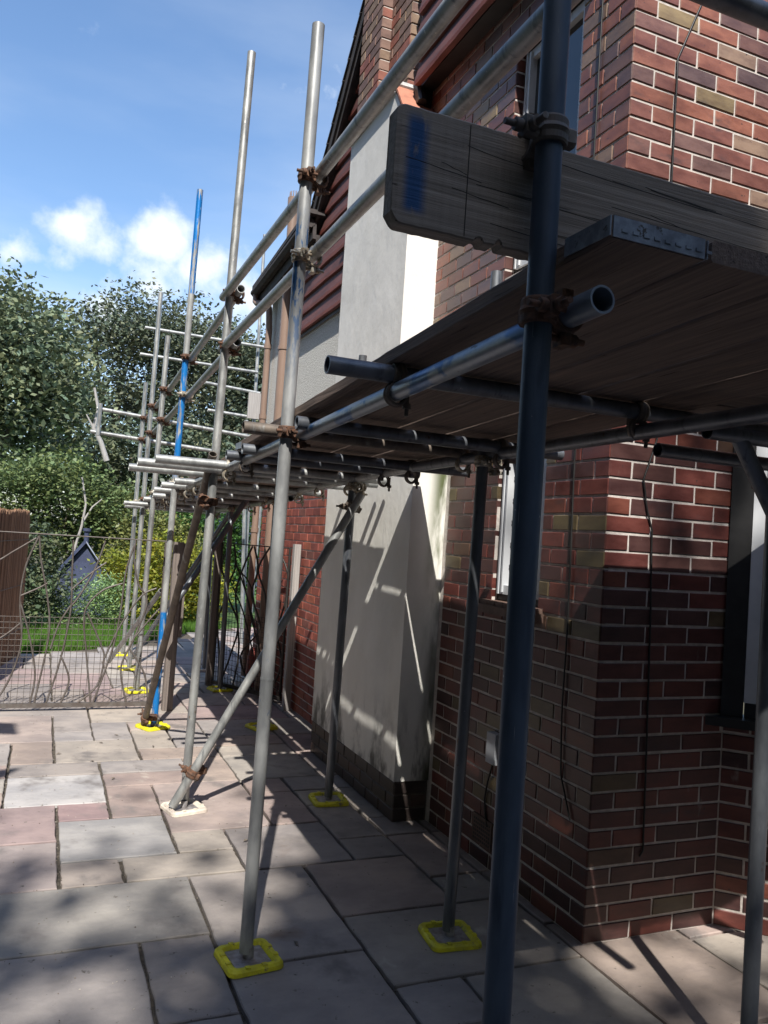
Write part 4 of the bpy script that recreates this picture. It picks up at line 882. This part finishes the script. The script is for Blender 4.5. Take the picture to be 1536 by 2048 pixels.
# leaves
def leaves(g, blobs, n, size, r, clump=.3, per=26, tint=(1, 1, 1), hollow=.55, aspect=1.7):
    tot = sum(b[3] * b[4] * b[5] for b in blobs)
    for bx, by, bz, rx, ry, rz in blobs:
        m = max(1, int(n * rx * ry * rz / tot / per))
        for _ in range(m):
            while True:
                d = V(r.gauss(0, 1), r.gauss(0, 1), r.gauss(0, 1)).normalized()
                k = hollow + (1 - hollow) * r.random() ** .6
                if d.z > -.75: break
            nzv = .72 + .75 * mnoise.noise(V(d.x * 2.1 + bx, d.y * 2.1 + by, d.z * 2.1 + bz)); k *= max(.5, min(1.22, nzv + .28))
            c = V(bx + d.x * rx * k, by + d.y * ry * k, bz + d.z * rz * k); tone = r.uniform(.65, 1.25) * (1.15 if r.random() < .15 else 1)
            hue = r.uniform(-.12, .16)
            for _ in range(per):
                p = c + V(r.gauss(0, clump), r.gauss(0, clump), r.gauss(0, clump * .7)); s = size * r.uniform(.6, 1.3)
                u = V(r.uniform(-1, 1), r.uniform(-1, 1), r.uniform(-.8, .5)).normalized(); v = u.cross(V(r.uniform(-1, 1), r.uniform(-1, 1), r.uniform(.2, 1.6))).normalized()
                t = tone * r.uniform(.75, 1.25); cc = (t * tint[0] * (1 + hue), t * tint[1], t * tint[2] * (1 - hue))
                g.face([p - u * s * .5, p + v * s * .5 / aspect, p + u * s * .5, p - v * s * .5 / aspect], cc)
def limbs(g, base, tops, r0, r, mid=.45):
    base = Vector(base)
    for t in tops:
        t = Vector(t); m = base.lerp(t, mid) + V(r.uniform(-.3, .3), r.uniform(-.2, .2), r.uniform(.0, .5)) * (t - base).length * .12
        g.path([base, base.lerp(m, .5) + V(r.uniform(-.05, .05), 0, 0), m, m.lerp(t, .5) + V(r.uniform(-.1, .1), r.uniform(-.1, .1), .05), t], r0, 7, r2=r0 * .25)
def tree(name, label, cat, base, blobs, n, size, leafm, seed, trunk=.25, clump=.3, tint=(1, 1, 1), group=None, bark='bark', **kw):
    r = random.Random(seed); o = thing(name, base, label, cat, group); g = G(); leaves(g, blobs, n, size, r, clump, tint=tint, **kw); g.build('crown', M[leafm], o)
    g = G(); fork = V(*base) + V(0, 0, (max(b[2] for b in blobs) - base[2]) * .25)
    g.path([base, V(*base).lerp(fork, .5) + V(trunk * .3, 0, 0), fork], trunk, 9, r2=trunk * .8)
    limbs(g, fork, [(b[0], b[1], b[2] + b[5] * .3) for b in blobs], trunk * .55, r); g.build('trunk', M[bark], o); return o
tree('broadleaf_tree', 'large bushy green tree at the left edge behind the fence', 'tree', (-4.4, 20, 0),
     [(-4.0, 20, 6.1, 2.0, 2, 1.5), (-2.9, 19.6, 5.5, 1.5, 1.6, 1.4), (-4.2, 19.6, 4.6, 2.2, 2, 1.5), (-2.4, 19.2, 4.4, 1.5, 1.5, 1.1), (-5.2, 20, 6.4, 1.8, 1.8, 1.3), (-3.4, 20, 3.2, 2.0, 1.8, 1.3)], 30000, .17, 'leaf_big', 31, .3, .33, group='trees behind the garden')
tree('beech_tree', 'dark tree with sky showing through, behind the tall blue topped upright', 'tree', (-.2, 28, 0),
     [(.6, 28, 8.4, 2.0, 2, 1.5), (-.9, 28, 7.8, 1.8, 1.8, 1.4), (1.7, 28, 8.0, 1.6, 1.6, 1.6), (.1, 28, 6.0, 2.3, 2, 1.3), (1.6, 27.6, 5.6, 1.8, 1.8, 1.6), (-1.6, 28, 5.4, 1.4, 1.4, 1.1)], 21000, .17, 'leaf_dark', 32, .28, .34, group='trees behind the garden', hollow=.35)
tree('beech_tree', 'dark dense tree filling the view between the uprights and the house corner', 'tree', (3.6, 29, 0),
     [(3.2, 29, 8.3, 1.8, 2, 1.7), (4.7, 29, 7.6, 1.6, 2, 1.6), (3.4, 28.6, 5.8, 2.2, 2, 1.6), (5.2, 29, 5.0, 1.8, 2, 1.8), (3.0, 28.6, 3.6, 2.2, 2, 1.6), (5.6, 29, 7.4, 1.2, 1.5, 1.3)], 30000, .19, 'leaf_dark', 33, .28, .34, group='trees behind the garden')
tree('conifer', 'pointed dark treetop beside the house gutter', 'tree', (6.6, 32, 0), [(6.4, 32, 8.0, .9, .9, 2.2), (6.4, 32, 5.5, 1.5, 1.5, 2)], 7000, .2, 'leaf_dark', 34, .25, .3, group='trees behind the garden')
tree('beech_tree', 'shadowed low tree mass behind the deck, dark between the lower shrubs', 'tree', (1.0, 24, 0),
     [(-1.6, 24, 3.3, 1.8, 1.5, 1.3), (.8, 24, 3.5, 2.0, 1.5, 1.5), (2.8, 24, 2.9, 1.8, 1.5, 1.7), (.6, 24, 1.6, 2.4, 1.5, 1.4), (4.6, 25, 2.4, 2, 1.5, 2.2)], 22000, .19, 'leaf_dark', 35, .25, .32, tint=(.8, .85, .8), group='trees behind the garden')
o = tree('shrub', 'broad mid green shrub behind the gate, above the blue grey shed', 'shrub', (-1.7, 13.2, 0),
     [(-2.7, 13, 2.0, .75, .7, .62), (-1.8, 13, 2.1, .75, .7, .62), (-.95, 13, 1.75, .7, .7, .55), (-2.5, 13.2, 1.2, .9, .7, .6), (-.3, 13.3, 1.6, .6, .6, .45), (-1.5, 13.4, 1.3, .8, .6, .4)], 20000, .085, 'leaf_bush', 41, .06, .16, group='shrubs beyond the lawn')
tree('shrub', 'olive grey shrub between the broad shrub and the three far uprights', 'shrub', (-.3, 12.6, 0),
     [(-.4, 12.4, 1.35, .55, .5, .6), (.15, 12.4, 1.1, .45, .5, .6), (-.6, 12.3, .8, .5, .5, .5)], 9000, .07, 'leaf_bush', 42, .05, .13, tint=(1.25, 1.05, .9), group='shrubs beyond the lawn')
tree('hedge', 'sunlit yellow green laurel bush behind the gate post', 'hedge', (-.2, 10.7, 0),
     [(-.75, 10.6, .62, .40, .4, .55), (-.35, 10.6, .85, .40, .4, .55), (.1, 10.7, .72, .40, .4, .6), (.45, 10.9, .6, .35, .4, .55), (-.5, 10.4, .35, .45, .35, .4), (.2, 10.6, .35, .5, .35, .4)], 13000, .075, 'leaf_yellow', 43, .03, .10, group='shrubs beyond the lawn', aspect=2.2)
tree('ivy_bush', 'fresh green ivy bush at the end of the shaded path', 'shrub', (1.0, 13, 0),
     [(.9, 13, 1.5, .6, .5, .6), (1.5, 13, 1.4, .5, .5, .7), (1.1, 13, .8, .6, .5, .7), (.3, 13.2, 1.6, .5, .5, .5), (1.8, 13, .7, .5, .5, .6)], 14000, .075, 'leaf_ivy', 44, .04, .13, group='shrubs beyond the lawn')
tree('shrub', 'pale leaved buddleia growing before the blue grey shed', 'shrub', (-1.45, 10.2, 0),
     [(-1.45, 10.1, .25, .36, .3, .36), (-1.1, 10.1, .40, .32, .3, .38), (-1.8, 10.0, .1, .3, .3, .3)], 4500, .06, 'leaf_bush', 45, .02, .10, tint=(1.5, 1.7, 1.8), group='shrubs beyond the lawn', aspect=3)
tree('shrub', 'very dark shaded shrub next to the reed fence', 'shrub', (-2.2, 9.8, 0),
     [(-2.3, 9.9, 1.05, .35, .4, .42), (-2.1, 9.9, .5, .4, .4, .45), (-2.5, 9.6, .4, .4, .4, .5)], 5000, .07, 'leaf_dark', 46, .03, .10, tint=(.8, .85, .7), group='shrubs beyond the lawn')
o = thing('bare_branch', (-1.6, 13, 1.1), 'pale forked bare branch rising out of the broad shrub', 'branch')
g = G(); g.path([(-1.62, 12.3, .9), (-1.5, 12.3, 1.45), (-1.46, 12.3, 1.85), (-1.56, 12.3, 2.3)], .028, 7, r2=.015); g.path([(-1.5, 12.3, 1.5), (-1.35, 12.3, 1.8), (-1.2, 12.3, 1.95)], .02, 7, r2=.01); g.build('branch', M['post_lit'], o)
o = thing('bare_branch', (-1.0, 17.6, 3.0), 'pale dead branch curving up in front of the dark trees', 'branch')
g = G(); g.path([(-.85, 17.6, 3.0), (-1.02, 17.6, 3.45), (-1.2, 17.6, 3.75), (-1.12, 17.6, 4.2), (-1.25, 17.6, 4.7)], .07, 7, r2=.03); g.path([(-1.2, 17.6, 3.75), (-1.38, 17.6, 4.05)], .03, 6, r2=.015); g.build('branch', M['post_lit'], o)
o = thing('garden_shed', (-1.42, 11.6, 0), 'small blue grey shed with a steep roof among the shrubs', 'shed')
g = G(); g.poly([(-1.86, 11.6, 0), (-1.06, 11.6, 0), (-1.06, 11.6, .62), (-1.44, 11.6, 1.16), (-1.86, 11.6, .60)] + [(x, 12.1, z) for x, z in ((-1.86, 0), (-1.06, 0), (-1.06, .62), (-1.44, 1.16), (-1.86, .60))], [(0, 1, 2, 3, 4), (9, 8, 7, 6, 5), (0, 5, 6, 1), (1, 6, 7, 2), (0, 4, 9, 5)]); g.build('wall', M['shed'], o)
for sx_, mt_ in ((-1.93, 'shed'), (-.985, 'shed_roof')):
    g = G(); a_, b_ = V(sx_, 11.52, .55), V(-1.44, 11.52, 1.19); L3_ = V(0, .62, 0); n_ = V(0, 0, .03)
    g.poly([a_, b_, b_ + L3_, a_ + L3_, a_ + n_, b_ + n_, b_ + L3_ + n_, a_ + L3_ + n_], [(0, 1, 2, 3), (7, 6, 5, 4), (0, 4, 5, 1), (1, 5, 6, 2), (2, 6, 7, 3), (3, 7, 4, 0)]); g.build('roof', M[mt_], o)
g = G(); g.tube((-1.44, 11.6, 1.15), (-1.44, 11.6, 1.38), .04, .006, 12); g.tube((-1.44, 11.6, 1.38), (-1.44, 11.6, 1.43), .065, .01, 12); g.build('flue', M['shed'], o)
o = thing('panel_fence', (-.8, 13.9, 0), 'short piece of orange edged timber fence above the yellow green bush', 'fence')
g = G()
for k in range(8): g.box((-1.0 + k * .052, 13.85, .1), (-1.0 + k * .052 + .046, 13.87, .98 - k * .028))
g.build('boards', M['post'], o)
g = G(); g.bar((-1.10, 13.6, 0), (-.985, 13.8, 1.0), .03, .03); g.build('edge_post', M['larch'], o)
g = G(); g.bar((-.86, 13.75, .1), (-.86, 13.75, .86), .07, .03, (1, 0, 0)); g.build('post', M['larch'], o)
o = thing('distant_house', (1.9, 20, 0), 'pale glimpse of a neighbouring building beyond the far uprights', 'house')
g = G(); g.box((1.2, 20, 0), (4.2, 23, 2.0)); g.build('wall', M['shed'], o); g = G(); g.poly([(1.1, 19.9, 2.0), (4.3, 19.9, 2.0), (4.3, 21.5, 2.9), (1.1, 21.5, 2.9), (4.3, 23.1, 2.0), (1.1, 23.1, 2.0)], [(0, 1, 2, 3), (3, 2, 4, 5), (0, 3, 5), (1, 4, 2)]); g.build('roof', M['slate'], o)
# the big tree behind the camera whose crown dapples the patio
SH = [(-4.4, -12.0, 10.2, 2.8, 3.2, 2.4), (-1.2, -13.0, 10.5, 3.2, 2.6, 2.4), (-7.0, -10.8, 10.0, 2.6, 3.0, 2.2), (-4.3, -9.2, 9.5, 1.1, .8, .8), (-5.15, -7.5, 9.4, 1.0, 1.2, .7), (-3.35, -6.75, 9.6, .42, .55, .35), (-2.5, -8.75, 9.5, 1.6, 1.0, .7)]
SH = [(a - 6 * SX, b - 6 * SY, c + 6, d, e, f) for a, b, c, d, e, f in SH]
tree('sycamore_tree', 'large leafy tree behind the camera, casting the dappled shade', 'tree', (-6.5, -18, 0), SH, 19000, .24, 'leaf_shade', 51, .4, .36, hollow=.25)
tree('oak_tree', 'dense oak limb high behind the camera', 'tree', (-6.2, -14.5, 0), [(-5.15, -12.9, 15.5, .55, 1.0, .45), (-4.72, -11.8, 15.6, .25, .7, .35), (-4.2, -13.6, 15.5, .7, .4, .4)], 3000, .20, 'leaf_shade', 55, .3, .22, hollow=.15)
tree('birch_tree', 'slender thin crowned tree behind the camera', 'tree', (-1.2, -11.4, 0), [(a - 6 * SX, b - 6 * SY, c + 6, d, e, f) for a, b, c, d, e, f in [(-.9, -5.3, 8.6, .9, .7, .6), (.5, -5.9, 9.2, 1.0, .8, .7), (1.8, -5.8, 8.8, 1.0, .8, .7), (-1.9, -6.4, 9.6, .7, .5, .4)]], 1000, .16, 'leaf_shade', 52, .07, .30, hollow=.2)
for nm, lb, base, bl in (('sky_blocker_row', 'added row of dark evergreens left of the picture edge, blocking sky light', (-7.5, 0, 0), [(-7.6, y, z, 1.4, 2.2, 2.4) for y in (-8, -4, 0, 4) for z in (2.5, 6.0, 9.0)]),  # unseen hedges and tree rows added to cut sky light and deepen shadows
                         ('sky_blocker_row', 'added row of dark evergreens behind the camera, blocking sky light', (0, -15, 0), [(x, -14.6, z, 3.0, 1.4, 2.6) for x in (-8, -3, 2, 7, 11) for z in (3, 7.5, 10.5)]),
                         ('hedge', 'added evergreen screen left of the picture edge, blocking sky light', (-5.2, -1, 0), [(-5.6, y, z, 1.0, 1.6, 1.7) for y in (-8, -5.5, -3, -.5, 2, 4.5) for z in (1.2, 3.4, 5.0)]),
                         ('hedge', 'added hedge screen behind the camera, blocking sky light', (0, -9.6, 0), [(x, -10.2, z, 1.9, 1.0, 1.8) for x in (-5, -2, 1, 4, 7) for z in (1.2, 3.8, 6.0)]),
                         ('hedge', 'added hedge screen behind the camera on the right, blocking sky light', (7, -4, 0), [(6.5, y, z, 1.0, 1.8, 1.8) for y in (-8, -5, -2) for z in (1.2, 3.8, 6.2)])):
    tree(nm, lb, 'hedge', base, bl, 9000, .42 if nm == 'hedge' else .75, 'leaf_shade', int(base[0] * 3) + 60, .12, .5, group='added sky light blockers out of view')
# grit along the joints
g = G(); r = random.Random(5)
for _ in range(1400):
    if r.random() < .5: x = -.855 + .268 * r.randint(-6, 4) + r.gauss(0, .008); y = r.uniform(-1, 4.5)
    else: y = .2 + .27 * r.randint(-4, 15) + r.gauss(0, .008); x = r.uniform(-2.4, -.05)
    if r.random() < .25: x += r.gauss(0, .08); y += r.gauss(0, .08)
    q = r.uniform(.0015, .0042); k = r.choice([(.5, .46, .4), (.2, .16, .12), (.35, .3, .25), (.12, .09, .07)]); a = r.uniform(0, 2)
    P = [(x + q * math.cos(a + t) * r.uniform(.7, 1.2), y + q * math.sin(a + t), .0015) for t in (0, 2.1, 4.2)] + [(x, y, .0015 + q)]
    g.poly(P, [(0, 1, 3), (1, 2, 3), (2, 0, 3)], k)
gg = g.build('grit', mat('loose_grit', (1, 1, 1), (.8, .8, .8), .9, attr=True)); gg['kind'] = 'stuff'
# litter
r = random.Random(77); g = None
for k, (x, y) in enumerate([(-1.62, 3.35), (-1.60, 2.5), (-1.05, 1.35), (-1.5, 3.55), (-1.9, 3.1), (-1.28, 3.2), (-1.1, .3), (-1.7, 2.9)]):
    g = G(); a = r.uniform(0, 3); u = V(math.cos(a), math.sin(a), 0); v = V(-u.y, u.x, 0); p = V(x, y, .006)
    g.poly([p - u * .022, p + v * .008 + V(0, 0, .006), p + u * .022, p - v * .008 + V(0, 0, .004)], [(0, 3, 2, 1), (0, 1, 2, 3)] if False else [(0, 3, 2, 1)])
    tag(g.build('fallen_leaf', M['bark'], org=(x, y, .004)), 'dry fallen leaf lying on the paving', 'leaf', 'dry leaves on the paving')
for o in bpy.data.objects:
    if '_o' in o: del o['_o']
